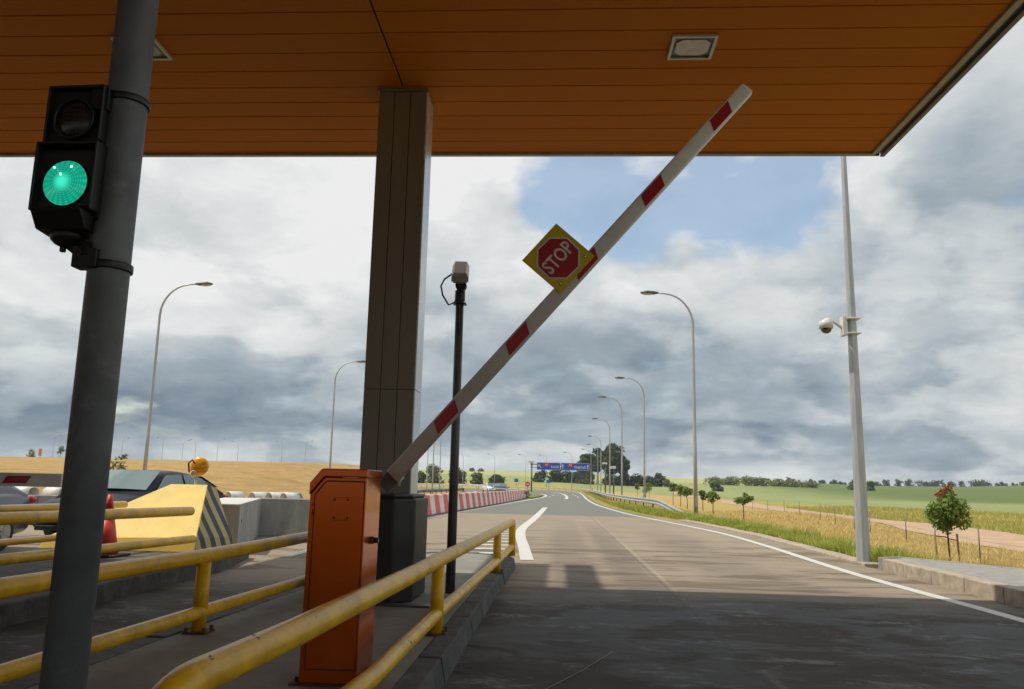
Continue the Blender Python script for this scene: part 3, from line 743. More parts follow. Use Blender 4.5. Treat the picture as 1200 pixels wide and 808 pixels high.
for zc, r in ((1.872, .056), (2.045, .052)):
    mb = MB(); pts = [(r * cos(2 * pi * k / 32), 0, r * sin(2 * pi * k / 32)) for k in range(33)]; mb.tube(pts, .004, 6, caps=False)
    o = mb.build('lens_rim', M['black'], sh); o.matrix_local = SMX @ T(0, -.058, zc)
mb = MB(); c0 = SMX @ Vector((-.01, -.01, 1.75))
mb.ellipsoid(tuple(c0), (.046, .04, .030), 16, 8); mb.tube([c0 + Vector((.0, 0, -.012)), c0 + Vector((.035, .02, -.042)), Vector((-.04, -.045, 1.705)), Vector((-.03, -.05, 1.68))], [.018, .018, .018, .018], 12)
mb.tube([c0 + Vector((-.012, 0, -.02)), c0 + Vector((-.012, 0, -.04))], .008, 8)
mb.tube([(0, 0, 1.655), (0, 0, 1.675)], .056, 24); mb.box(-.062, .0, -.062, -.02, 1.652, 1.70)
mb.build('mounting_bracket', M['black'], t, bevel=.002)
mb = MB(); mb.tube([(0, 0, 2.10), (0, 0, 2.118)], .056, 24); mb.box(-.055, -.01, -.068, -.03, 2.06, 2.12); mb.tube([(-.10, -.03, 2.09), (-.10, -.03, 2.135), (-.04, -.03, 2.135)], .011, 8)
mb.build('mounting_bracket', M['black'], t, bevel=.002)

# ------------------------------------------------------------------ camera pole on the island
t = thing('camera_post', 'slim dark post with small box camera standing on the island', 'security camera', (-1.13, 8.9, .15))
mb = MB(); mb.tube([(0, 0, 0), (0, 0, 1.7), (0, 0, 3.22)], [.052, .048, .045], 20); mb.build('post', M['galv_dark'], t)
mb = MB(); mb.tube([(0, 0, 3.18), (0, 0, 3.30)], .058, 16); mb.box(-.075, .075, -.06, .06, 3.14, 3.155); mb.tube([(0, 0, 3.30), (0, 0, 3.43)], .035, 12)
br = mb.build('bracket', M['black'], t, bevel=.003)
mb = MB(); mb.tube([(.02, -.13, 3.335), (.02, -.05, 3.335)], .062, 20); mb.build('infrared_lamp', M['black'], t)
CM = T(.0, -.02, 3.50, rz=radians(6), rx=radians(30)) @ Matrix.Scale(1.12, 4)
mb = MB(); mb.box(-.07, .07, -.20, .20, -.05, .055, 0, CM); mb.prism([(-.085, .03), (-.06, .078), (.06, .078), (.085, .03), (.085, -.02), (.078, -.02), (.078, .03), (.055, .068), (-.055, .068), (-.078, .03), (-.078, -.02), (-.085, -.02)], -.26, .18, 0, CM)
cb = mb.build('camera_body', M['white'], t, bevel=.004)
mb = MB(); mb.box(-.055, .055, -.207, -.2, -.04, .045, 0, CM); mb.build('camera_window', M['smoke'], cb)
mb = MB(); mb.tube([CM @ Vector((-.05, .15, -.02)), Vector((-.19, .03, 3.44)), Vector((-.225, .02, 3.36)), Vector((-.20, .02, 3.25)), Vector((-.13, .02, 3.14)), Vector((-.06, .02, 3.17)), Vector((-.03, 0, 3.26))], .010, 8)
mb.build('cable', M['rubber'], t)

# ------------------------------------------------------------------ dome camera mast
t = thing('camera_mast', 'tall tapered galvanised mast with white dome camera at the kerb', 'security camera', (5.65, 15.75, -.03))
mb = MB(); mb.tube([(0, 0, 0), (0, 0, 4), (0, 0, 10.5)], [.128, .088, .032], 8, smooth=False, rot=pi / 8); mb.build('mast', M['galv_light'], t, bevel=.006)
mb = MB(); mb.box(-.2, .2, -.2, .2, 0, .035)
mb.build('foot_plate', M['galv'], t)
mb = MB(); mb.box(-.20, -.125, -.10, .10, 4.30, 4.68); mb.box(-.13, .13, -.13, .13, 4.62, 4.65); mb.box(-.13, .13, -.13, .13, 4.33, 4.36); mb.build('mounting_box', M['white'], t, bevel=.01)
mb = MB(); mb.tube([(-.19, 0, 4.46), (-.30, -.02, 4.54), (-.42, -.03, 4.615), (-.50, -.03, 4.62)], [.03, .026, .024, .03], 10); mb.build('arm', M['white'], t)
mb = MB(); mb.tube([(-.50, -.03, 4.64), (-.50, -.03, 4.615), (-.50, -.03, 4.58), (-.50, -.03, 4.44)], [.02, .05, .125, .13], 20); dm = mb.build('camera_housing', M['white'], t)
mb = MB(); mb.ellipsoid((-.50, -.03, 4.438), (.105, .105, .10), 20, 8, v0=pi / 2); mb.build('camera_dome', M['smoke'], dm)

# ------------------------------------------------------------------ street lamps
def make_lamp(side, H=10.28, arm=1.75):
    t = thing('street_lamp', 'street lamp', 'street lamp')
    R = 1.35; pts = [(0, 0, 0), (0, 0, 3), (0, 0, H - 1.55)]; rr = [.095, .08, .055]
    for k in range(1, 9):
        a = k / 8 * pi / 2 * .96; pts.append((side * R * (1 - cos(a)), 0, H - 1.55 + R * 1.1 * sin(a))); rr.append(.055 - .02 * k / 8)
    e = pts[-1]; pts.append((e[0] + side * (arm - R), 0, e[2] + .04)); rr.append(.032)
    MB().tube(pts, rr, 10).build('pole', M['galv_light'], t)
    e = pts[-1]
    mb = MB(); mb.tube([(e[0] - side * .1, 0, e[2] - .0), (e[0] + side * .1, 0, e[2]), (e[0] + side * .45, 0, e[2] + .01), (e[0] + side * .72, 0, e[2] - .0)], [.04, .085, .10, .04], 10)
    hd = mb.build('lamp_head', M['galv_dark'], t); hd.scale = (1, 1.25, 1)
    MB().ellipsoid((e[0] + side * .40, 0, e[2] - .06), (.26, .10, .055), 12, 6).build('lamp_lens', M['lens'], t)
    MB().box(-.045, .045, -.108, -.08, .55, .95).build('inspection_hatch', M['galv_light'], t)
    return t
lampL = make_lamp(-1); lampR = make_lamp(1)
GL = 'street lamps curving away along the toll road'
RL = [((6.12, 37, 0), 'tallest street lamp, just right of the road, beyond the guard rail end', 0),
      ((7.0, 67, 0), 'street lamp second nearest on the right, between the guard rail and the young trees', 0),
      ((6.35, 82, 0), 'third street lamp along the right side, over the guard rail', 0),
      ((6.85, 109, 0), 'fourth street lamp on the right, in front of the large tree', 0),
      ((7.6, 146, 0), 'fifth street lamp on the right, close to the right post of the blue gantry', 0),
      ((8.3, 172, 0), 'sixth street lamp on the right, seen against the large tree', 0),
      ((7.9, 197, 0), 'street lamp directly right of the blue gantry panels', 0),
      ((3.8, 222, 0), 'street lamp standing below the right half of the blue gantry sign', 0),
      ((-3.4, 246, 0), 'street lamp standing below the left half of the blue gantry sign', 0),
      ((-9.8, 250, 0), 'street lamp just left of the blue gantry post', 0)]
LLs = [((-18.6, 36, 0), 'street lamp rising behind the dark saloon car', 1),
       ((-16.9, 60, 0), 'street lamp left of the pillar with its head to the right', 1),
       ((-15.0, 98, 0), 'street lamp between the pillar and the dark camera post', 1),
       ((-18.5, 128, 0), 'street lamp on the left verge whose head shows right of the camera post', 1),
       ((-24, 150, 0), 'street lamp on the left bend, second past the camera post', 1),
       ((-19, 246, 0), 'pale street lamp above the white guard rail, left of the bushes end', 0),
       ((-29, 250, 0), 'pale street lamp above the far white guard rail behind the two cars', 0)]
for i, (p, lab, s_) in enumerate(RL + LLs):
    src = lampR if s_ else lampL
    used = src.get('used', 0)
    o = src if not used else copy_tree(src)
    src['used'] = 1
    o.location = (p[0], p[1], height(p[0], p[1]) if abs(p[0]) > 6 else -.03); tag(o, lab, 'street lamp', GL)
for o in SC.objects:
    if 'used' in o: del o['used']
# faint motorway lamps beyond the left field
for i, (x_, s_, lab) in enumerate([(-171, 1, 'faint distant lamp at the far left, first of a close pair'), (-169, 0, 'faint distant lamp at the far left, second of a close pair'), (-147, 1, 'faint distant lamp between the traffic light pole and the dark saloon roof'), (-133, 0, 'faint distant lamp immediately left of the saloon roof centre'),
                                   (-126, 1, 'faint distant lamp right of the lamp behind the saloon'), (-121.6, 0, 'faint distant lamp midway between the saloon lamp and the amber beacon'), (-114, 1, 'faint distant lamp just left of the amber beacon'),
                                   (-107, 0, 'faint distant lamp just right of the amber beacon'), (-92, 0, 'faint distant lamp above the white pipes'), (-84, 1, 'faint distant lamp left of the orange cabinet')]):
    o = copy_tree(lampR if s_ else lampL); yy = 268 + (i * 37) % 22
    o.location = (x_ * yy / 268, yy, height(x_ * yy / 268, yy) - .3); tag(o, lab, 'street lamp', 'faint motorway lamps beyond the left field')

# ------------------------------------------------------------------ gantry sign
t = thing('overhead_sign', 'blue overhead direction sign on two slim posts across the road', 'road sign', (-5.1, 160, -.03))
mb = MB(); mb.tube([(0, 0, 0), (0, 0, 5.6)], .14, 12); mb.build('post', M['galv_dark'], t)
mb = MB(); mb.tube([(14.3, 0, 0), (14.3, 0, 5.6)], .14, 12); mb.build('post', M['galv_dark'], t)
mb = MB(); mb.tube([(-.3, 0.1, 5.35), (14.5, 0.1, 5.35)], .09, 10); mb.tube([(-.3, .1, 4.75), (14.5, .1, 4.75)], .06, 10); mb.build('crossbeam', M['galv'], t)
for xx in (-.1, 14.2):
    mb = MB(); mb.box(xx - .55, xx + .45, -.35, .1, 5.6, 5.95); mb.build('lamp_box', M['white'], t, bevel=.03)
def panel(x0, x1, town, num, arrows):
    z0, z1 = 4.28, 5.72; mb = MB()
    mb.box(x0, x1, -.13, -.07, z0, z1, 0)
    b_ = .05
    for q in ((x0, x1, z1 - b_, z1), (x0, x1, z0, z0 + b_), (x0, x0 + b_, z0, z1), (x1 - b_, x1, z0, z1)): mb.box(q[0], q[1], -.136, -.131, q[2], q[3], 2)
    W = x1 - x0
    rx = x0 + W * arrows[1]; mb.box(rx - .68, rx + .68, -.137, -.131, z1 - .72, z1 - .12, 1)
    tm = lambda x, z: T(x, -.14, z) @ Matrix.Rotation(pi / 2, 4, 'X')
    mb.text(num, .55, tm(rx, z1 - .42), 2, bold=True)
    mb.text(town, .72, tm(x0 + W * arrows[2], z0 + .62), 2, bold=True)
    mb.text('Warszawa' if num == 'A1' and arrows[0] < 0 else 'Malbork', .30, tm(rx - .1, z0 + .3), 2) if False else None
    # arrows
    for ax, rot in arrows[3]:
        K = tm(x0 + W * ax, (z0 + z1) / 2) @ Matrix.Rotation(rot, 4, 'Z')
        mb.add([(-.07, -.45, 0), (.07, -.45, 0), (.07, .1, 0), (.26, .1, 0), (0, .48, 0), (-.26, .1, 0), (-.07, .1, 0)], [(0, 1, 2, 3, 4, 5, 6)], 2, False, K)
    return mb.build('sign_panel', [M['blue'], M['signred2'], M['white']], t, recalc=False)
M['signred2'] = mat('route_red', (.5, .03, .04), .4, 0, .03)
panel(1.0, 5.55, 'Łódź', 'A1', (-1, .42, .78, [(.12, radians(45))]))
panel(5.65, 11.2, 'Gdańsk', 'A1', (1, .34, .67, [(.07, 0), (.94, 0)]))

# ------------------------------------------------------------------ guardrails (W beam)
def guardrail(name, label, pts, posts_every=4, h=.72, m_=None, dense=8, endflare=True, group=None):
    m_ = m_ or M['galv_light']
    P = smooth_path([(a, b, 0) for a, b in pts], dense)
    t = thing(name, label, 'guardrail', (P[0].x, P[0].y, 0), 0, group)
    off = -Vector((P[0].x, P[0].y, 0)); vs = []; fs = []
    prof = [(0, .155), (.04, .12), (.04, .06), (0, .02), (0, -.02), (.04, -.06), (.04, -.12), (0, -.155), (-.012, -.155), (-.012, .155)]
    n = len(prof); tot = 0; prev = None; last = 0
    Ls = [0]
    for a, b in zip(P, P[1:]): Ls.append(Ls[-1] + (b - a).length)
    for i, p in enumerate(P):
        d = (P[min(i + 1, len(P) - 1)] - P[max(i - 1, 0)]).normalized(); nr = Vector((-d.y, d.x, 0))
        gz_ = max(height(p.x, p.y), -.03)
        hh = h
        if endflare: hh = .18 + (h - .18) * sst(0, 9, Ls[i])
        for a, b in prof:
            q = p + nr * a + off; vs.append((q.x, q.y, gz_ + hh - .155 + b))
        if i:
            for k in range(n): fs.append(((i - 1) * n + k, (i - 1) * n + (k + 1) % n, i * n + (k + 1) % n, i * n + k))
    MB().add(vs, fs, 0, False).add(vs, [tuple(range(n)), tuple(range(len(vs) - n, len(vs)))]).build('beam', m_, t)
    nxt = 3.0; k = 0
    while nxt < Ls[-1] and k < 90:
        j = max(i for i in range(len(Ls)) if Ls[i] <= nxt); f = (nxt - Ls[j]) / max(1e-6, Ls[min(j + 1, len(Ls) - 1)] - Ls[j]); p = P[j].lerp(P[min(j + 1, len(P) - 1)], f)
        d = (P[min(j + 1, len(P) - 1)] - P[max(j - 1, 0)]).normalized(); rz = atan2(d.y, d.x)
        q = p + off + Vector((d.y, -d.x, 0)) * .08; hh = .18 + (h - .18) * sst(0, 9, nxt) if endflare else h
        MB().box(-.05, .05, -.03, .05, -.1, hh - .05, 0, T(q.x, q.y, max(height(p.x, p.y), -.03), rz=rz)).build('post', M['galv_dark'], t)
        nxt += posts_every; k += 1
    return t
guardrail('guardrail', 'grey metal guardrail along the right verge, sinking to the ground at its near end', [(6.2, 38), (5.5, 46), (4.95, 58), (4.75, 75), (5.0, 95), (5.6, 125), (5.8, 165), (4.5, 197), (0.2, 221), (-10, 236), (-20, 240)], 3.4, group='metal guardrails beside the road')
guardrail('guardrail', 'pale guardrail sweeping round the outside of the far bend', [(-21, 241), (-40, 243), (-75, 240)], 5, m_=M['cap'], endflare=False, h=1.1, group='metal guardrails beside the road')
guardrail('guardrail', 'pale nearer guardrail on the far bend behind the two oncoming cars', [(-13, 214), (-24, 216), (-50, 214)], 5, m_=M['cap'], endflare=False, h=1.0, group='metal guardrails beside the road')
guardrail('guardrail', 'dark low guardrail at the edge of the tan strip left of the barriers', [(-13.9, 62), (-13.9, 85), (-13.9, 112), (-15.6, 136), (-17.5, 148)], 4, m_=M['galv'], h=.6, group='metal guardrails beside the road')
guardrail('guardrail', 'short guardrail piece at the green median nose', [(-3.2, 82), (-3.6, 100), (-4.2, 116)], 4, m_=M['galv'], h=.7, endflare=False, group='metal guardrails beside the road')

# ------------------------------------------------------------------ red and white barrier blocks
bp_ = smooth_path([(-5.25, 28.0, 0), (-5.3, 32.6, 0), (-4.95, 40, 0), (-4.45, 50, 0), (-3.85, 64, 0), (-3.5, 78, 0), (-3.5, 92, 0)], 20)
Ls = [0]
for a, b in zip(bp_, bp_[1:]): Ls.append(Ls[-1] + (b - a).length)
def at_len(s):
    s = min(s, Ls[-1] - .001); j = max(i for i in range(len(Ls)) if Ls[i] <= s); return bp_[j].lerp(bp_[j + 1], (s - Ls[j]) / (Ls[j + 1] - Ls[j]))
def barrier_seg(col):
    prof = [(-.26, 0), (.26, 0), (.26, .06), (.14, .79), (.11, .82), (-.11, .82), (-.14, .79), (-.26, .06)]
    t = thing('barrier_block', 'block', 'barrier block')
    MB().prism(prof, .01, .99).build('shell', col, t, bevel=.02, seg=2)
    mb = MB(); mb.box(-.275, .275, .03, .97, .0, .045); mb.build('foot', M['galv_dark'], t)
    return t
seeds = {0: barrier_seg(M['red_plastic']), 1: barrier_seg(M['white_plastic'])}
s = 0; i = 0; used = set()
while s < Ls[-1] - 1:
    k = i % 2; o = seeds[k] if k not in used else copy_tree(seeds[k]); used.add(k)
    p = at_len(s); q = at_len(s + 1.0); o.location = (p.x, p.y, 0.0); o.rotation_euler = (0, 0, atan2(-(q.x - p.x), q.y - p.y))
    tag(o, ('red' if k == 0 else 'white') + ' plastic barrier block in the striped row beside the oncoming lane', 'barrier block', 'red barrier blocks in the striped row' if k == 0 else 'white barrier blocks in the striped row')
    s += 1.0; i += 1

# ------------------------------------------------------------------ concrete walls / block / crash nose
mb = MB(); Q = [(-5.55, 14.2), (-6.9, 18.9), (-7.7, 18.7), (-6.4, 14.0)]
mb.prism(Q, 0, .86, axis='z'); o = mb.build('concrete_block', [M['conc'], M['conc_lit']], bevel=.02)
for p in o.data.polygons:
    if p.normal.z > .9: p.material_index = 1  # sunlight on the block top put into a paler concrete
tag(o, 'large pale concrete block with sunlit top behind the striped crash nose', 'concrete block')
mb = MB(); mb.tube([(-5.78, 14.62, .1), (-5.78, 14.62, .85)], .035, 8); mb.ellipsoid((-5.70, 14.6, .55), (.05, .05, .05), 8, 6); o = mb.build('drain_pipe', M['rust']); tag(o, 'thin rusty pipe standing against the pale concrete block', 'pipe')
def jersey(pts, h, label, group):
    t = None
    mb = MB()
    P = [Vector((a, b, 0)) for a, b in pts]
    for a, b in zip(P, P[1:]):
        d = (b - a); L_ = d.length; n_ = max(1, round(L_ / 2.2)); rz = atan2(d.y, d.x)
        for k in range(n_):
            s0 = a + d * (k / n_)
            prof = [(-.24, 0), (.24, 0), (.24, .08), (.12, .3), (.09, h), (-.09, h), (-.12, .3), (-.24, .08)]
            KM = T(s0.x, s0.y, 0, rz=rz)
            mb.prism(prof, .01, L_ / n_ - .012, 0, KM @ Matrix.Rotation(-pi / 2, 4, 'Z'))
    o = mb.build('concrete_wall', M['conc'], bevel=.012); tag(o, label, 'concrete wall', group); return o
mb = MB(); mb.box(-.0, 2.3, -.1, .1, 0, .86, 0, T(-6.93, 18.95, 0, rz=radians(4))); mb.box(0, .1, 0, 8.6, 0, .80, 0, T(-5.05, 19.2, 0, rz=radians(1)))
o = mb.build('concrete_wall', M['conc'], bevel=.015); tag(o, 'grey concrete wall between the pale block and the orange cabinet', 'concrete wall')
jersey([(-19.5, 20.6), (-16.2, 21.8), (-12.6, 22.6)], .72, 'low concrete wall at the far left behind the saloon bonnet', None)
mb = MB(); mb.tube([(-14.3, 21.75, .12), (-13.5, 21.9, .82)], .05, 8); o = mb.build('strut', M['rubber']); tag(o, 'black diagonal strut leaning on the low concrete wall', 'strut')

t = thing('crash_nose', 'pale yellow wedge shaped crash block with striped side', 'crash block', (-6.2, 12.6, .2))
vs = [(-1.55, -.55, 0), (.86, -.55, 0), (.92, .72, 0), (-1.55, .8, 0),
      (-1.5, -.50, .16), (.84, -.50, .22), (.62, .25, .99), (.02, .25, .99), (.64, .55, .92), (0.0, .6, .92), (-1.45, .75, .2), (.90, .70, .15)]
mb = MB(); mb.add(vs, [(0, 1, 5, 4), (4, 5, 6, 7), (7, 6, 8, 9), (4, 7, 9, 10), (9, 8, 11, 10), (0, 4, 10, 3), (3, 10, 11, 2), (0, 3, 2, 1)])
mb.add(vs, [(1, 2, 11, 5), (5, 11, 8, 6)])
mb.build('body', M['pale_yellow'], t, bevel=.012)
mb = MB()
nrm = (Vector(vs[11]) - Vector(vs[5])).cross(Vector(vs[6]) - Vector(vs[5])).normalized() * .006
if nrm.x < 0: nrm = -nrm
q = [Vector(vs[i]) for i in (5, 11, 8, 6)]; mb.add([tuple(v + nrm) for v in q] + [tuple(v + nrm * .4) for v in q], [(0, 1, 2, 3), (0, 4, 5, 1), (1, 5, 6, 2), (2, 6, 7, 3), (3, 7, 4, 0)])
q2 = [Vector(vs[i]) for i in (1, 2, 11, 5)]; n2_ = Vector((.006, 0, 0)); mb.add([tuple(v + n2_) for v in q2], [(0, 1, 2, 3)])
mb.build('striped_panel', M['stripes'], t, recalc=False)
t = thing('warning_beacon', 'round amber warning beacon on a short stem above the crash block', 'beacon', (-5.84, 12.98, 1.12))
mb = MB(); mb.tube([(0, 0, 0), (0, 0, .22)], .018, 10); mb.ellipsoid((-.02, -.05, .24), (.055, .05, .06), 12, 8); mb.build('stem', M['white'], t)
mb = MB(); mb.ellipsoid((.04, 0, .36), (.155, .08, .155), 28, 16); mb.build('lens', M['beacon'], t)
mb = MB(); mb.tube([(-.07, -.11, .26), (-.1, -.1, .40), (-.04, -.1, .46), (0, -.09, .40)], .014, 8); mb.build('bracket', M['black'], t)

t = thing('traffic_cone', 'red traffic cone with white collar behind the yellow rails', 'traffic cone', (-6.85, 12.3, .2)) if False else thing('traffic_cone', 'red traffic cone with white collar behind the yellow rails', 'traffic cone', (-6.24, 11.2, .2))
mb = MB(); mb.tube([(0, 0, .03), (0, 0, .44)], [.155, .080], 24); mb.tube([(0, 0, .545), (0, 0, .75)], [.060, .026], 24); mb.build('cone', M['red_plastic'], t)
mb = MB(); mb.tube([(0, 0, .441), (0, 0, .544)], [.080, .061], 24); mb.build('collar', M['white_plastic'], t)
mb = MB(); mb.box(-.22, .22, -.22, .22, 0, .03); mb.build('base', M['rubber'], t, bevel=.01); t.scale = (1.12,) * 3

# second barrier, lane at the left
t = thing('barrier_gate', 'lowered white barrier arm with red band at the far left', 'barrier', (-9.6, 9.5, .2))
mb = MB(); mb.box(-2.75, 3.70, -.03, .03, .95, 1.11); a2 = mb.build('arm', M['arm_white'], t, bevel=.012)
for xx in (-2.1, -1.1, -.1, .85, 1.8, 3.15):
    mb = MB(); mb.prism([(xx - .18, .985), (xx + .12, .985), (xx + .18, 1.075), (xx - .12, 1.075)], -.034, -.031); mb.build('red_reflector', M['red_ref'], a2)
mb = MB(); mb.box(-3.3, -2.95, -.2, .2, 0, 1.1); mb.build('cabinet', M['orange'], t, bevel=.02)
mb = MB(); mb.tube([(-3.0, 0, 1.02), (-2.7, 0, 1.02)], .05, 12); mb.build('pivot', M['galv'], t)
t = thing('round_sign', 'back of a round grey road sign cut by the left picture edge', 'road sign', (-6.98, 9.3, .2))
mb = MB(); mb.tube([(0, 0, 0), (0, 0, 1.3)], .03, 12); mb.build('post', M['galv'], t)
mb = MB(); mb.tube([(0, -.03, 1.03), (0, -.045, 1.03)], .30, 36); mb.build('disc', M['galv_dark'], t)
mb = MB(); pts = [(.302 * cos(2 * pi * k / 36), -.038, 1.03 + .302 * sin(2 * pi * k / 36)) for k in range(37)]; mb.tube(pts, .011, 6, caps=False); mb.build('rim', M['black'], t)

# pipes lying at the field edge
def pipe(x, y, rz, lab, L_=1.1):
    mb = MB(); R_, r_ = .33, .29; n = 28
    vs = []; fs = []
    for (rad, yy) in ((R_, 0), (R_, L_), (r_, L_), (r_, 0)):
        for k in range(n): vs.append((rad * cos(2 * pi * k / n), yy, rad * sin(2 * pi * k / n)))
    for a in range(4):
        b = (a + 1) % 4
        for k in range(n): fs.append((a * n + k, a * n + (k + 1) % n, b * n + (k + 1) % n, b * n + k))
    mb.add(vs, fs, 0, True)
    o = mb.build('concrete_pipe', M['pipe']); o.location = (x, y, .36 + max(height(x, y), -.03)); o.rotation_euler = (0, 0, rz)
    return tag(o, lab, 'pipe', 'pale pipes lying at the field edge')
for x_, lab in ((-16.3, 'pale open pipe just right of the crash nose, first of the pipe row'), (-15.1, 'pale open pipe second in the row behind the concrete block'), (-14.25, 'pale open pipe third in the row behind the concrete block'), (-13.5, 'pale open pipe fourth in the row behind the concrete block')):
    pipe(x_, 40, radians(-32), lab, .8)
pipe(-12.9, 40.6, radians(70), 'pale pipe at the right end of the row, open end to the right', 1.2)
pipe(-26.6, 40.5, radians(70), 'pale pipe at the far left under the lowered arm, nearest the picture edge', 1.6)
pipe(-25.0, 40.5, radians(70), 'pale pipe at the far left under the lowered arm, right of its twin', 1.2)

# ------------------------------------------------------------------ cars
def make_car(name, label, paint, L=4.7, W=1.82, H=1.45, plate=None, detail=True):
    t = thing(name, label, 'car')
    # front at -Y. stations: y, half width, belt z, bottom z
    hw = W / 2
    st = [(0.0, .62, .56, .34), (.05, .80, .66, .26), (.22, .94, .74, .22), (.55, .99, .80, .2), (1.0, 1, .88, .2), (1.35, 1, .93, .2), (1.9, 1, .95, .2), (2.8, 1, .96, .2), (3.6, 1, .98, .2), (4.1, .99, 1.0, .2), (4.45, .95, 1.0, .24), (4.65, .86, .94, .28), (4.7, .70, .80, .36)]
    k = L / 4.7
    vs = []; fs = []; n = 9
    for y, w, zb, z0 in st:
        w *= hw
        pr = [(0, z0), (w * .9, z0), (w, z0 + .10), (w * 1.0, .52 * zb + .1), (w * .985, zb - .12), (w * .93, zb - .03), (w * .80, zb + .01), (w * .4, zb + .035), (0, zb + .045)]
        for a, b in pr: vs.append((a, y * k, b))
        for a, b in pr[1:-1]: vs.append((-a, y * k, b))
    m_ = n + 7
    ring = list(range(9)) + [8 + k2 for k2 in range(7, 0, -1)]      # right side bottom->top then left top->bottom
    for i in range(len(st) - 1):
        for j in range(len(ring)):
            a, b = ring[j], ring[(j + 1) % len(ring)]
            fs.append((i * m_ + a, i * m_ + b, (i + 1) * m_ + b, (i + 1) * m_ + a))
    fs.append(tuple(ring)); fs.append(tuple((len(st) - 1) * m_ + r_ for r_ in reversed(ring)))
    mb = MB(); mb.add(vs, fs, 0, True); body = mb.build('body', paint, t, sub=2)
    # cabin
    cs = [(1.15, .80, .90), (1.45, .80, 1.08), (2.05, .70, H - .055), (2.6, .68, H), (3.2, .68, H - .02), (3.75, .72, H - .13), (4.25, .80, 1.06), (4.4, .8, .98)]
    vs = []; fs = []
    for i, (y, w, zt) in enumerate(cs):
        zb = .93; wb = .93 * hw; wt = w * hw
        f = max(0, (zt - zb) / (H - zb)); wt = wb + (wt - wb) * min(1, f + .05)
        pr = [(wb, zb - .05), (wb + (wt - wb) * .5 + .012, zb + (zt - zb) * .5), (wt, zt - .045), (wt * .82, zt - .008), (0, zt + .012)]
        for a, b in pr: vs.append((a, y * k, b))
        for a, b in reversed(pr[:-1]): vs.append((-a, y * k, b))
    for i in range(len(cs) - 1):
        for j in range(8): fs.append((i * 9 + j, i * 9 + j + 1, (i + 1) * 9 + j + 1, (i + 1) * 9 + j))
    mb = MB(); mb.add(vs, fs, 0, True); cab = mb.build('cabin', paint, t, sub=1)
    # glass
    def P(y, x, z): return (x, y * k, z)
    mb = MB(); g = []; cols = 9
    for r_ in range(5):
        f = r_ / 4; y = 1.30 + (2.0 - 1.30) * f - .02; zt = .99 + (H - .065 - .99) * f; w = hw * (.83 + (.655 - .83) * f)
        for c_ in range(cols):
            u = -1 + 2 * c_ / (cols - 1); g.append((w * u, (y + .10 * u * u) * k, zt + .02 * (1 - u * u) + .034))
    ff = [(r_ * cols + c_, r_ * cols + c_ + 1, (r_ + 1) * cols + c_ + 1, (r_ + 1) * cols + c_) for r_ in range(4) for c_ in range(cols - 1)]
    MB().add(g, ff, 0, True).build('windscreen', M['glass'], t)
    g = []
    for r_ in range(3):
        f = r_ / 2; y = 4.33 - .58 * f; zt = 1.05 + (H - .15 - 1.05) * f; w = hw * (.78 - .12 * f)
        for c_ in range(5): u = -1 + c_ / 2; g.append((w * u, y * k + .03, zt + .03))
    ff = [(r_ * 5 + c_, r_ * 5 + c_ + 1, (r_ + 1) * 5 + c_ + 1, (r_ + 1) * 5 + c_) for r_ in range(2) for c_ in range(4)]
    MB().add(g, ff, 0, True).build('rear_window', M['glass'], t)
    for sx in (-1, 1):
        def side(poly, nm):
            vs_ = []
            for y, z in poly:
                f = (z - .93) / (H - .93); x = hw * (.93 + (.70 - .93) * f) + .03; vs_.append((sx * x, y * k, z))
            vs_ += [(v[0] - sx * .01, v[1], v[2]) for v in vs_]; n_ = len(poly)
            MB().add(vs_, [tuple(range(n_)), tuple(range(2 * n_ - 1, n_ - 1, -1))] + [(i_, (i_ + 1) % n_, (i_ + 1) % n_ + n_, i_ + n_) for i_ in range(n_)]).build(nm, M['glass'], t)
        side([(1.62, .99), (2.72, 1.0), (2.72, H - .09), (2.2, H - .11), (2.05, H - .16)], 'side_window')
        side([(2.80, 1.0), (3.62, 1.02), (3.78, 1.08), (3.55, H - .17), (3.15, H - .10), (2.80, H - .09)], 'side_window')
        mb = MB(); mb.ellipsoid((sx * (hw + .09), 1.62 * k, 1.0), (.10, .06, .07), 12, 8); mb.tube([(sx * (hw - .06), 1.65 * k, .97), (sx * (hw + .05), 1.63 * k, .99)], .02, 8); mb.build('wing_mirror', paint, t)
        mb = MB(); mb.ellipsoid((sx * hw * .73, .21 * k, .655), (.20, .15, .055), 16, 10, 0, T(0, 0, 0)); mb.build('headlight', M['lamp_clear'], t)
        mb = MB(); mb.ellipsoid((sx * hw * .78, 4.60 * k, .84), (.16, .10, .08), 12, 8); mb.build('tail_light', M['lamp_red'], t)
        for yy in (.92, 3.72):
            wl = MB(); wl.tube([(sx * (hw - .21), yy * k, .32), (sx * (hw + .005), yy * k, .32)], .32, 28); w_ = wl.build('wheel', M['rubber'], t, bevel=.02)
            rm = MB(); rm.tube([(sx * (hw + .004), yy * k, .32), (sx * (hw + .016), yy * k, .32)], .215, 24)
            for q_ in range(5):
                a_ = q_ * 2 * pi / 5; rm.box(.0, .2, -.02, .02, -.01, .012, 0, T(sx * (hw + .018), yy * k, .32) @ Matrix.Rotation(a_, 4, 'X') @ Matrix.Rotation(pi / 2, 4, 'Y'))
            rm.build('rim', M['rim'], w_)
    mb = MB(); mb.box(-.38, .38, -.012, .03, .58, .70)
    gr = mb.build('grille', M['black'], t, bevel=.01)
    mb = MB()
    for z_ in (.605, .64, .675): mb.box(-.37, .37, -.02, -.013, z_ - .006, z_ + .006)
    mb.build('grille_bar', M['chrome'], gr)
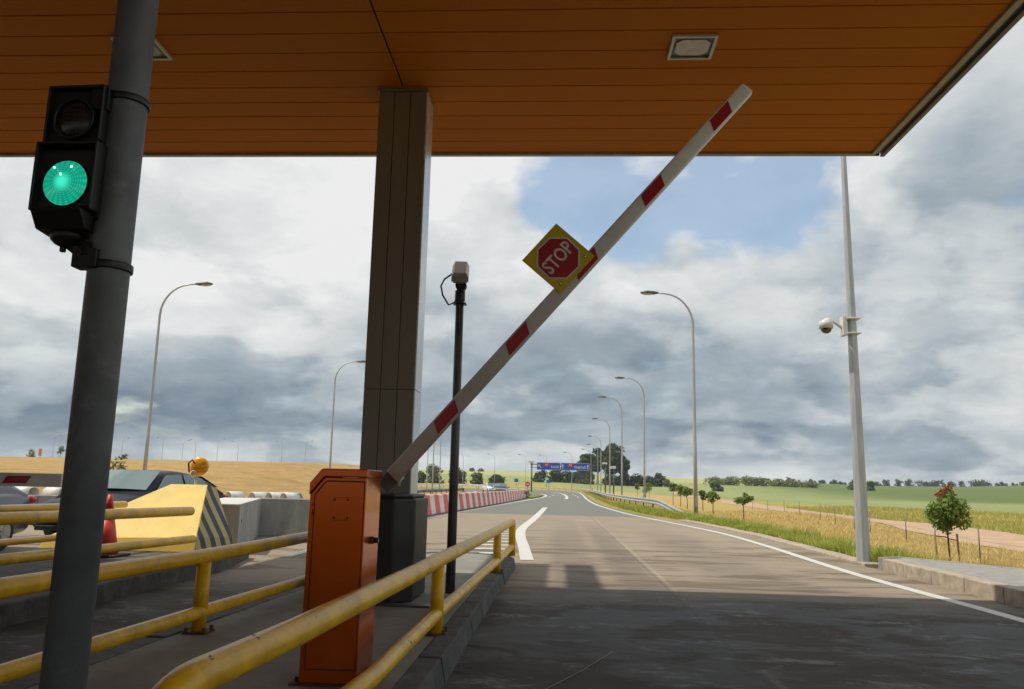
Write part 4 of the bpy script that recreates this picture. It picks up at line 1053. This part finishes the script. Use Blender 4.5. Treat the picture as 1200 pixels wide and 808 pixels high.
    for sx in (-1, 1):
        mb = MB(); mb.box(sx * .66 - .17, sx * .66 + .17, .04, .10, .33, .47); fg = mb.build('fog_lamp_grille', M['black'], t)
        mb = MB()
        for z_ in (.36, .40, .44): mb.box(sx * .66 - .16, sx * .66 + .16, .03, .039, z_ - .007, z_ + .007)
        mb.build('grille_bar', M['chrome'], fg)
    mb = MB(); mb.box(-.26, .26, -.05, -.03, .42, .535, 0); mb.box(-.255, -.215, -.053, -.0505, .425, .53, 1)
    if plate: mb.text(plate, .105, T(.02, -.054, .475) @ Matrix.Rotation(pi / 2, 4, 'X'), 2)
    mb.build('number_plate', [M['white'], M['blue'], M['black']], t, recalc=False)
    mb = MB(); mb.box(-.6, .6, -.02, .1, .24, .34); mb.build('lower_intake', M['black'], t, bevel=.02)
    return t
c1 = make_car('parked_car', 'dark blue saloon car facing us behind the traffic cone', M['carpaint'], plate='GS')
c1.location = (-9.40, 15.3, 0); c1.rotation_euler = (0, 0, radians(-6))
c2 = make_car('moving_car', 'dark car nearer of two coming round the bend beyond the striped barriers', M['carblack']); c2.location = (-6.6, 95, 0); c2.rotation_euler = (0, 0, radians(4))
c3 = make_car('moving_car', 'white car behind the dark one coming round the bend', M['carwhite']); c3.location = (-10.2, 132, 0); c3.rotation_euler = (0, 0, radians(20))
c4 = make_car('moving_car', 'tiny red car beyond the crest of the tan field', M['carred']); c4.location = (-170, 318, height(-170, 318)); c4.rotation_euler = (0, 0, radians(75))
c5 = make_car('parked_car', 'grey car cut by the left picture edge with a red tail light', M['cargrey']); c5.location = (-10.30, 9.75, 0); c5.rotation_euler = (0, 0, radians(-1))

# ------------------------------------------------------------------ trees and shrubs
LM = dict(young=leafmat('young_tree_leaves', (.06, .12, .012), (.24, .32, .045), .4), dark=leafmat('dark_tree_leaves', (.018, .040, .012), (.060, .090, .026), .15),
          mid=leafmat('mid_tree_leaves', (.045, .08, .015), (.14, .18, .04), .2), hedge=leafmat('hedge_leaves', (.10, .13, .03), (.24, .26, .08), .25), red=leafmat('reddish_leaves', (.20, .055, .02), (.35, .10, .03), .3))
def crown(blobs, nleaf, size, seed, spread=.30, squash=.8):
    rnd = random.Random(seed); mb = MB(); tot = sum(b[3] ** 2 for b in blobs); vs = []; fs = []
    for (x, y, z, r) in blobs:
        for _ in range(int(nleaf * r * r / tot)):
            d = Vector((rnd.gauss(0, 1), rnd.gauss(0, 1), rnd.gauss(0, 1))).normalized()
            rr = r * (1 - abs(rnd.gauss(0, spread)) + .12 * rnd.random())
            if rr < 0: rr = r * .3
            c = Vector((x, y, z)) + Vector((d.x * rr, d.y * rr, d.z * rr * squash))
            nrm = (d + Vector((rnd.gauss(0, .6), rnd.gauss(0, .6), rnd.gauss(0, .6) + .3))).normalized()
            a = nrm.orthogonal().normalized(); a = Matrix.Rotation(rnd.random() * 6.28, 3, nrm) @ a; b = nrm.cross(a)
            s_ = size * rnd.uniform(.6, 1.3); o_ = len(vs)
            vs += [c - a * s_, c + b * s_ * .55, c + a * s_, c - b * s_ * .55]; fs.append((o_, o_ + 1, o_ + 2, o_ + 3))
    mb.add(vs, fs); return mb
def tree(name, label, x, y, H, r, kind, nleaf, leaf, seed, trunk=.3, group=None, th=.05, nb=14, flat=.8, z=None, red=False, low=.0):
    rnd = random.Random(seed)
    t = thing(name, label, 'tree' if trunk > .12 else 'shrub', (x, y, height(x, y) if z is None else z), rnd.random() * 0, group)
    zb = H * trunk; hc = (H - zb) / 2; zc = zb + hc; bl = []
    for k in range(nb):
        d = Vector((rnd.gauss(0, 1), rnd.gauss(0, 1), rnd.gauss(0, 1))).normalized() * rnd.uniform(.35, .72)
        wz = 1 - .35 * max(0, d.z)
        bl.append((d.x * r * wz, d.y * r * wz, zc + d.z * hc, r * rnd.uniform(.30, .48)))
    bl.append((0, 0, zc, r * .5))
    if trunk < .12:
        for k in range(5):
            a_ = rnd.random() * 6.28; q_ = rnd.uniform(.2, .75) * r; bl.append((q_ * cos(a_), q_ * sin(a_), r * .25, r * rnd.uniform(.34, .5)))
    pts = [(0, 0, -.15), (rnd.gauss(0, .02) * H * .3, 0, zb * .6), (rnd.gauss(0, .02) * H, 0, zc), (0, 0, zc + hc * .5)]
    mb = MB(); mb.tube(pts, [th * 1.2, th, th * .7, th * .25], 8)
    for b in bl[:9]:
        s0 = Vector((0, 0, zb + (b[2] - zb) * .35 if b[2] > zb else zb)); e = Vector(b[:3]); mb.tube([s0, (s0 + e) / 2 + Vector((0, 0, -.03 * H)), e], [th * .45, th * .3, th * .12], 5)
    mb.build('trunk', M['bark'], t)
    crown(bl, nleaf, leaf, seed, squash=flat).build('crown', LM[kind], t, recalc=False)
    if red:
        crown([(-.16, 0, H * .93, r * .30), (.06, 0, H * 1.0, r * .22)], 110, leaf * .8, seed + 5).build('new_growth', LM['red'], t, recalc=False)
    return t
tr = tree('young_tree', 'staked young tree with reddish top on the right verge', 12.35, 27.0, 2.50, .66, 'young', 2100, .075, 3, trunk=.36, th=.03, nb=20, red=True, flat=1.0)
zg = height(12.35, 27)
t = thing('tree_stake', 'pair of brown wooden stakes tied round the staked young tree', 'stake', (12.2, 26.9, zg))
for xx in (-.28, .40):
    mb = MB(); mb.tube([(xx, 0, -.1), (xx - .04, 0, 1.08)], .03, 8); mb.build('stake', M['wood'], t)
mb = MB(); mb.tube([(-.32, 0, 1.0), (.0, -.0, .98), (.1, .03, .94)], .018, 6); mb.tube([(.1, .03, .92), (.36, 0, .88)], .018, 6); mb.build('tie', M['rubber'], t)
YT = [(15.8, 165, 3.4, 'young round tree farthest left in the verge row, beside the second lamp'), (15.9, 150, 2.6, 'small young tree, second in the verge row from the left'), (17.6, 160, 3.3, 'young tree third in the verge row, directly right of the second small one'),
      (14.4, 104, 3.0, 'young tree with tall crown at the left of the cluster before the tallest lamp'), (14.3, 97, 2.6, 'young tree second in the cluster before the tallest lamp'), (13.5, 87, 2.5, 'young tree third in the cluster, just left of the tallest lamp'), (13.9, 80, 2.3, 'young tree behind the tallest street lamp pole'),
      (13.0, 70, 2.3, 'round young tree just right of the tallest street lamp'), (13.3, 60, 2.15, 'single young tree standing apart right of the verge row')]
for i, (x, y, h, lab) in enumerate(YT):
    tree('young_tree', lab, x, y, h, h * (.26 + .035 * (i % 3)), 'young' if i % 3 else 'mid', 420, .12, 20 + i, trunk=.46, th=.035, nb=10, group='young trees planted along the verge')
GT = 'trees of the farmstead clump beyond the gantry'
tree('large_tree', 'tallest dark poplar-like tree right of the blue overhead sign', 23, 350, 20, 6.2, 'dark', 4200, .7, 41, trunk=.10, th=.45, nb=26, group=GT)
tree('large_tree', 'broad dark tree forming the left shoulder of the farmstead clump', 12.5, 352, 14.5, 5.6, 'dark', 3000, .7, 42, trunk=.14, th=.4, nb=20, group=GT)
tree('large_tree', 'tall dark tree with ragged crown behind the fourth street lamp', 17.3, 360, 17.5, 4.6, 'dark', 2200, .75, 43, trunk=.2, th=.4, nb=18, group=GT)
tree('large_tree', 'dark tree on the right flank of the tallest tree', 28, 356, 14, 3.8, 'dark', 1500, .7, 44, trunk=.12, th=.35, nb=14, group=GT)
for i, (x, h, r, kd, lab) in enumerate([(-6.5, 5.0, 4.0, 'dark', 'low dark bush at the left end of the farmstead clump'), (-.8, 6.2, 4.2, 'dark', 'dark bushy tree under the left blue panel'), (4.6, 6.2, 4.2, 'dark', 'dark bushy tree under the right blue panel'),
                                        (13.2, 6.2, 3.0, 'mid', 'lighter green round tree beside the farm roof'), (22, 5, 3.2, 'mid', 'light green bush at the foot of the tallest tree'), (28, 5, 4.2, 'dark', 'dark hedge clump right of the tallest tree'), (33.5, 4.6, 4.4, 'dark', 'low dark hedge clump second right of the tallest tree'),
                                        (38.5, 4.8, 4, 'dark', 'dark clump near the right end of the farmstead hedge'), (42.5, 6.0, 3.2, 'dark', 'dark round tree at the right end of the farmstead hedge'), (45.5, 3.0, 2.0, 'mid', 'small bush at the very right end of the farmstead hedge')]):
    tree('bushy_tree', lab, x, 345 + (i * 7) % 9, h, r, kd, 900, .6, 60 + i, trunk=.05, th=.25, nb=10, group=GT)
GB = 'round bushes below the pale hill left of the gantry'
for i, (x, y, h, r, lab) in enumerate([(-48, 285, 4.2, 2.6, 'small round bush touching the pillar edge'), (-43.5, 285, 7.5, 4.0, 'largest dark bush right of the pillar'), (-36, 290, 6.5, 3.6, 'dark bush just right of the camera post'), (-28.2, 290, 4.6, 3.0, 'round bush right of the camera post bush'), (-21.5, 290, 3.8, 2.8, 'flat round bush nearest the blue gantry on the left side')]):
    tree('round_bush', lab, x, y, h, r, 'mid' if i % 2 else 'dark', 900, .5, 80 + i, trunk=.03, th=.2, nb=12, group=GB)
tree('round_bush', 'small bush on the crest of the pale hill, left one', -73, 690, 2.8, 2.8, 'mid', 300, .8, 90, trunk=.02, group='bushes on the hill crest')
tree('round_bush', 'small bush on the crest of the pale hill, right one', -65, 690, 2.2, 2.6, 'mid', 300, .8, 91, trunk=.02, group='bushes on the hill crest')
GR = 'hedges and trees across the right fields'
i = 0
for x, y, h, r, kd in [(57, 300, 4.2, 3.0, 'mid'), (80, 420, 3.0, 6, 'hedge'), (88, 420, 3.6, 6.5, 'hedge'), (96, 420, 4.2, 6, 'hedge'), (103, 421, 3.4, 5.5, 'hedge'), (112, 424, 2.8, 6, 'hedge'), (120, 424, 3.0, 6, 'hedge'), (128, 425, 2.5, 5, 'hedge'), (142, 405, 5.0, 2.9, 'mid'), (148.5, 400, 5.0, 3.2, 'mid')]:
    lab = ['roundish tree behind the young tree cluster', 'low hedge clump, leftmost of the long field hedge', 'second clump of the long field hedge', 'third clump, tallest of the long field hedge', 'fourth clump of the long field hedge', 'fifth clump, after the gap in the field hedge', 'sixth clump of the field hedge', 'last clump at the right end of the field hedge', 'round green bush left of the pale camera mast, left of a pair', 'round green bush left of the camera mast, right of a pair'][i]
    tree('field_bush', lab, x, y, h, r, kd, 700, .55, 120 + i, trunk=.03, th=.2, nb=12, group=GR); i += 1
rnd = random.Random(5)
for k in range(64):
    pxx = 850 + k * 5.6 + rnd.uniform(-9, 9)
    if 905 < pxx < 915: continue
    dist = 800 + rnd.uniform(-40, 60); x = (pxx - 653) / 950 * dist
    big = 1020 < pxx < 1120
    h = rnd.uniform(4.5, 8.5) if big else rnd.choice([2.5, 3.2, 4.2, 6]) * rnd.uniform(.7, 1.15)
    tree('distant_tree', 'small dark tree on the far skyline across the right fields', x, dist, h, h * rnd.uniform(.4, 1.0), 'dark', 150, .95, 200 + k, trunk=.06, th=.3, nb=7, group='skyline trees across the right fields')
for k, (x, y, h, lab) in enumerate([(-112, 168, 1.9, 'tiny shrub on the tan field crest at the far left'), (-105.5, 168, 3.0, 'thin little tree on the tan field crest left of the traffic light pole'), (-91.5, 168, 1.6, 'tiny shrub on the crest right of the traffic light pole'), (-36.2, 66, 2.5, 'dark green shrub just behind the saloon car roof')]):
    tree('field_shrub', lab, x, y, h, h * (.35 if k == 1 else .55), 'mid', 260, .16, 300 + k, trunk=.15 if k == 1 else .03, th=.05, nb=7, group='shrubs on the tan field')
# farmhouse
t = thing('farmhouse', 'low farmhouse with brownish pitched roof among the dark trees', 'house', (9.0, 352, height(9, 352) - .2))
mb = MB(); mb.box(-3, 3, -3, 3, 0, 2.6); mb.build('wall', M['hwall'], t)
mb = MB(); mb.prism([(-3.5, 2.5), (3.5, 2.5), (2.2, 5.0), (-2.2, 5.0)], -3.4, 3.4); rf = mb.build('roof', M['roof'], t)
mb = MB(); mb.box(.8, 1.4, -.4, .4, 4.8, 5.9); mb.build('chimney', M['roof'], rf)
for xx in (-1.5, 1.3):
    mb = MB(); mb.box(xx - .4, xx + .4, -3.06, -3.01, 1.1, 2.0); mb.build('window', M['glass'], t)
mb = MB(); mb.box(-.4, .4, -3.06, -3.01, 0, 1.9); mb.build('door', M['wood'], t)

# ------------------------------------------------------------------ small roadside signs and posts
t = thing('no_entry_sign', 'small round red and white sign left of the gantry post', 'road sign', (-4.3, 118, 0.13))
MB().tube([(0, 0, 0), (0, 0, 1.2)], .035, 8).build('post', M['galv'], t)
mb = MB(); mb.tube([(0, -.03, 1.28), (0, -.06, 1.28)], .36, 24); dsc = mb.build('disc', M['red_plastic'], t)
mb = MB(); mb.box(-.26, .26, -.075, -.062, 1.21, 1.35); mb.build('bar', M['white_plastic'], dsc)
for x, y, lab in ((-13.5, 268, 'small blue sign left of the overhead sign post'), (-3.0, 262, 'small blue sign under the left blue panel')):
    t = thing('blue_sign', lab, 'road sign', (x, y, height(x, y)), 0, 'small blue signs beyond the bend')
    MB().tube([(0, 0, 0), (0, 0, 1.8)], .05, 8).build('post', M['galv'], t); MB().box(-.65, .65, -.1, -.06, 1.6, 2.7).build('panel', M['blue'], t)
for x, y, lab in ((8.4, 200, 'white marker post at the start of the far bend'), (6.2, 212, 'white marker post left of the first bend marker'), (1.8, 236, 'white marker post on the middle of the far bend'), (-2.5, 240, 'white marker post on the left part of the far bend')):
    t = thing('marker_post', lab, 'marker post', (x, y, height(x, y)), 0, 'marker posts on the far bend')
    MB().prism([(-.13, 0), (.13, 0), (.08, 1.25), (-.08, 1.25)], -.05, .05).build('post', M['white'], t); MB().box(-.09, .09, -.056, -.051, .9, 1.1).build('reflector', M['red_ref'], t)
t = thing('marker_board', 'small orange board on the tan field crest at the far left', 'sign', (-110, 168, height(-110, 168)))
MB().box(-.3, .3, -.05, .05, .4, 1.9).build('board', M['orange_sign'], t); MB().tube([(0, .1, 0), (0, .1, 1.8)], .05, 8).build('post', M['galv'], t)
t = thing('warning_marker', 'small orange and white marker beyond the guardrail', 'marker', (7.2, 71, height(7.2, 71)))
MB().box(-.16, .16, -.04, .04, .0, .35).build('foot', M['orange_sign'], t); MB().box(-.12, .12, -.03, .03, .35, .62).build('head', M['white'], t)
t = thing('road_post_lamp', 'grey post with a small box head beside the sixth lamp', 'lamp post', (5.2 + 1.0, 92, -.03))
MB().tube([(0, 0, 0), (0, 0, 3.3)], .08, 8).build('post', M['galv_dark'], t); MB().box(-.45, .25, -.15, .15, 3.3, 3.6).build('head', M['white'], t, bevel=.03)
# wire fence posts by the dirt track
FP = [(14.2, 24), (14.5, 29.5), (15.7, 35.5), (16.9, 41.3), (17.3, 47), (18.2, 52), (18.7, 57), (19.6, 63), (20.1, 70), (21, 78), (22, 88), (23, 99)]
t = thing('wire_fence', 'thin wire fence on slim grey posts between the dry grass and dirt track', 'fence', (14.2, 24, height(14.2, 24)))
base = Vector((14.2, 24, height(14.2, 24)))
for (x, y) in FP:
    z = height(x, y); MB().tube([Vector((x, y, z)) - base, Vector((x, y, z + 1.2)) - base], .022, 6).build('post', M['galv'], t)
mb = MB()
for zz in (.35, .75, 1.15):
    for (a, b) in zip(FP, FP[1:]): mb.tube([Vector((a[0], a[1], height(*a) + zz)) - base, Vector((b[0], b[1], height(*b) + zz)) - base], .004, 4)
mb.build('wire', M['galv'], t)

# ------------------------------------------------------------------ grass
def grassblades(name, region, n, h, kinds, seed):
    rnd = random.Random(seed); vs = []; fs = []; k = 0
    while k < n:
        x, y, hh = region(rnd)
        if x is None: continue
        z = height(x, y); hh *= h * rnd.uniform(.5, 1.3); a = rnd.random() * 6.28; w = (.008 + .012 * rnd.random()) * (1 + y / 30)
        dx, dy = cos(a) * w, sin(a) * w; lx, ly = rnd.gauss(0, .35) * hh, rnd.gauss(0, .35) * hh
        o_ = len(vs); vs += [(x - dx, y - dy, z - .02), (x + dx, y + dy, z - .02), (x + lx, y + ly, z + hh)]; fs.append((o_, o_ + 1, o_ + 2)); k += 1
    o = MB().add(vs, fs).build(name, kinds, recalc=False); tag(o, None, None, None, 'stuff'); return o
def rx(y): return lerp([(5, 5.85), (15, 5.95), (24, 6.05), (31, 5.65), (36, 5.2), (43, 4.5), (51, 4.1), (61, 3.9), (84, 4.0), (122, 4.8), (160, 5.2)], y)
def inplat(x, y): return y < 15.4 and x < lerp([(8, 8.6), (12.4, 8.0), (14.3, 7.0), (15.4, 6.2)], y)
def rg(rnd):
    y = 10 + 50 * rnd.random() ** 1.6; x = rx(y) + abs(rnd.gauss(0, .5))
    if inplat(x, y): return None, 0, 0
    cl = sin(x * 3.1 + y * 1.3) * sin(y * .9 - x) ; 
    if cl < -.25 and rnd.random() < .8: return None, 0, 0
    return x, y, 1 + max(0, cl)
def rd(rnd):
    y = 9 + 70 * rnd.random() ** 1.5; x = rx(y) + .5 + rnd.random() * (lerp(DIRT, y) - 2.6 - rx(y) - .5)
    if inplat(x, y): return None, 0, 0
    cl = sin(x * 1.7 + y * .8) * sin(y * .6 - x * 1.1)
    if cl < -.1 and rnd.random() < .6: return None, 0, 0
    return x, y, .8 + .5 * max(0, cl)
def rv(rnd):
    y = 36 + 120 * rnd.random() ** 1.4; x = rx(y) + rnd.random() * 1.2; return x, y, .7
GM = leafmat('green_grass_blades', (.20, .26, .03), (.64, .65, .15), .45); DM = leafmat('dry_grass_blades', (.48, .34, .11), (.88, .72, .34), .45); VM = leafmat('verge_grass_blades', (.30, .30, .05), (.60, .52, .16), .45)
grassblades('green_grass', rg, 26000, .17, GM, 1); grassblades('dry_grass', rd, 50000, .22, DM, 2); grassblades('verge_grass', rv, 16000, .2, VM, 3)
def rf2(rnd):
    y = 25 + 90 * rnd.random(); x = lerp(DIRT, y) + 2.6 + rnd.random() ** 1.2 * 26
    return x, y, 1
grassblades('field_edge_grass', rf2, 16000, .35, VM, 4)

# ------------------------------------------------------------------ world
w = bpy.data.worlds.new("World"); SC.world = w; w.use_nodes = True
nt = NT(w.node_tree); w.node_tree.nodes.clear()
SUND = Vector((.62, .06, -1)).normalized()
elev = math.asin(-SUND.z)
sky = nt.new('ShaderNodeTexSky', sky_type='NISHITA'); sky.sun_disc = False; sky.sun_elevation = elev; sky.sun_rotation = atan2(-SUND.x, -SUND.y)
sky.air_density = 1.3; sky.dust_density = .8
d = nt.new('ShaderNodeTexCoord').outputs['Generated']
d = nt.vm('NORMALIZE', d)
sp = nt.new('ShaderNodeSeparateXYZ'); nt.put(sp.inputs[0], d); X, Y, Z = sp.outputs
zz = nt.m('ADD', nt.m('MAXIMUM', Z, 0.0), .34)
cb_ = nt.new('ShaderNodeCombineXYZ'); nt.put(cb_.inputs[0], nt.m('DIVIDE', X, zz)); nt.put(cb_.inputs[1], nt.m('DIVIDE', Y, zz)); cb_.inputs[2].default_value = 3.7
P = cb_.outputs[0]
nA = nt.noise(P, 2.3, 9, .53, .1)
nB = nt.noise(nt.vm('ADD', P, (7.3, 2.1, 0)), .8, 4, .5)
nC = nt.noise(nt.vm('ADD', P, (1.3, 5.1, 2)), 3.6, 9, .62, .3)
def dirmask(px, lo, hi):
    v = Vector(px).normalized(); dt = nt.vm('DOT_PRODUCT', d, tuple(v)); return nt.ss(dt, lo, hi)
BLUE1 = dirmask((.07, 1, .37), cos(radians(11)), cos(radians(3)))
BLUE2 = dirmask((.22, 1, .41), cos(radians(12)), cos(radians(3)))
blue = nt.m('MAXIMUM', BLUE1, BLUE2)
cov = nt.m('SUBTRACT', nt.m('ADD', nt.m('MULTIPLY', nA, .9), nt.m('MULTIPLY', nB, .3)), nt.m('MULTIPLY', blue, .30))
cov = nt.m('MAXIMUM', nt.ss(cov, .31, .45), .22)
# brightness of the cloud deck: billows, with a darker rain band low down and thin bands near the horizon
tone = nt.m('ADD', nt.m('MULTIPLY', nt.m('SUBTRACT', nA, .5), 1.35), nt.m('MULTIPLY', nt.m('SUBTRACT', nC, .5), .85))
tone = nt.m('ADD', tone, .07)
tone = nt.m('ADD', tone, nt.m('MULTIPLY', nt.m('SUBTRACT', nB, .5), .8))
nE = nt.noise(nt.vm('ADD', P, (4.1, 9.1, 1)), 2.9, 10, .5, .05)
tone = nt.m('ADD', tone, nt.m('MULTIPLY', nt.m('SUBTRACT', nt.ss(nE, .46, .55), .5), .24))
nL = nt.noise(nt.scalev(d, (1, 1, 7)), 3.2, 6, .55)
el = nt.ramp(nt.m('ADD', Z, nt.m('MULTIPLY', nt.m('SUBTRACT', nL, .5), .07)), [(0, (.62,) * 3), (.030, (.55,) * 3), (.060, (.28,) * 3), (.105, (.33,) * 3), (.17, (.54,) * 3), (.26, (.64,) * 3), (.42, (.74,) * 3), (.8, (.60,) * 3)])
tone = nt.m('ADD', tone, el)
cl = nt.ramp(tone, [(0.0, (.20, .265, .33)), (.35, (.37, .44, .495)), (.64, (.62, .665, .685)), (1.0, (.90, .905, .90))])
bg1 = nt.new('ShaderNodeBackground'); nt.put(bg1.inputs[0], sky.outputs[0]); bg1.inputs[1].default_value = .15
bg2 = nt.new('ShaderNodeBackground'); nt.put(bg2.inputs[0], cl); bg2.inputs[1].default_value = .97
mx = nt.new('ShaderNodeMixShader'); nt.put(mx.inputs[0], cov); nt.l.new(bg1.outputs[0], mx.inputs[1]); nt.l.new(bg2.outputs[0], mx.inputs[2])
out = nt.new('ShaderNodeOutputWorld'); nt.l.new(mx.outputs[0], out.inputs[0])
w.cycles.sampling_method = 'MANUAL'; w.cycles.sample_map_resolution = 512

sl = bpy.data.lights.new('sun', 'SUN'); sl.energy = 3.9; sl.angle = radians(.6); sl.color = (1, .93, .80)
so = bpy.data.objects.new('sun', sl); COL.objects.link(so); so.rotation_euler = SUND.to_track_quat('-Z', 'Y').to_euler()

# ------------------------------------------------------------------ haze
hm = bpy.data.materials.new('haze'); hm.use_nodes = True; hn = NT(hm.node_tree); hm.node_tree.nodes.clear()
pv = hn.new('ShaderNodeVolumePrincipled'); pv.inputs['Color'].default_value = rgb(.80, .88, .95); pv.inputs['Density'].default_value = .0002; pv.inputs['Anisotropy'].default_value = .2
ho = hn.new('ShaderNodeOutputMaterial'); hm.node_tree.links.new(pv.outputs[0], ho.inputs['Volume'])
hz = MB().box(-2700, 2700, -2700, 2700, -2.6, 26).build('haze', hm); tag(hz, kind='stuff')
# ------------------------------------------------------------------ camera
cam = bpy.data.cameras.new('camera'); cam.sensor_width = 36; cam.lens = 28.5; cam.clip_end = 9000; cam.clip_start = .05
co = bpy.data.objects.new('camera', cam); COL.objects.link(co)
co.matrix_world = Matrix.Translation((0, 0, 1.3)) @ Matrix.Rotation(radians(3.4), 4, 'Z') @ Matrix.Rotation(pi / 2 + radians(9.8), 4, 'X') @ Matrix.Rotation(radians(1.28), 4, 'Z')
SC.camera = co
SC.view_settings.view_transform = 'Standard'; SC.view_settings.look = 'None'; SC.view_settings.exposure = -.05; SC.view_settings.gamma = 1
SC.view_settings.use_curve_mapping = False
SC.cycles.max_bounces = 6
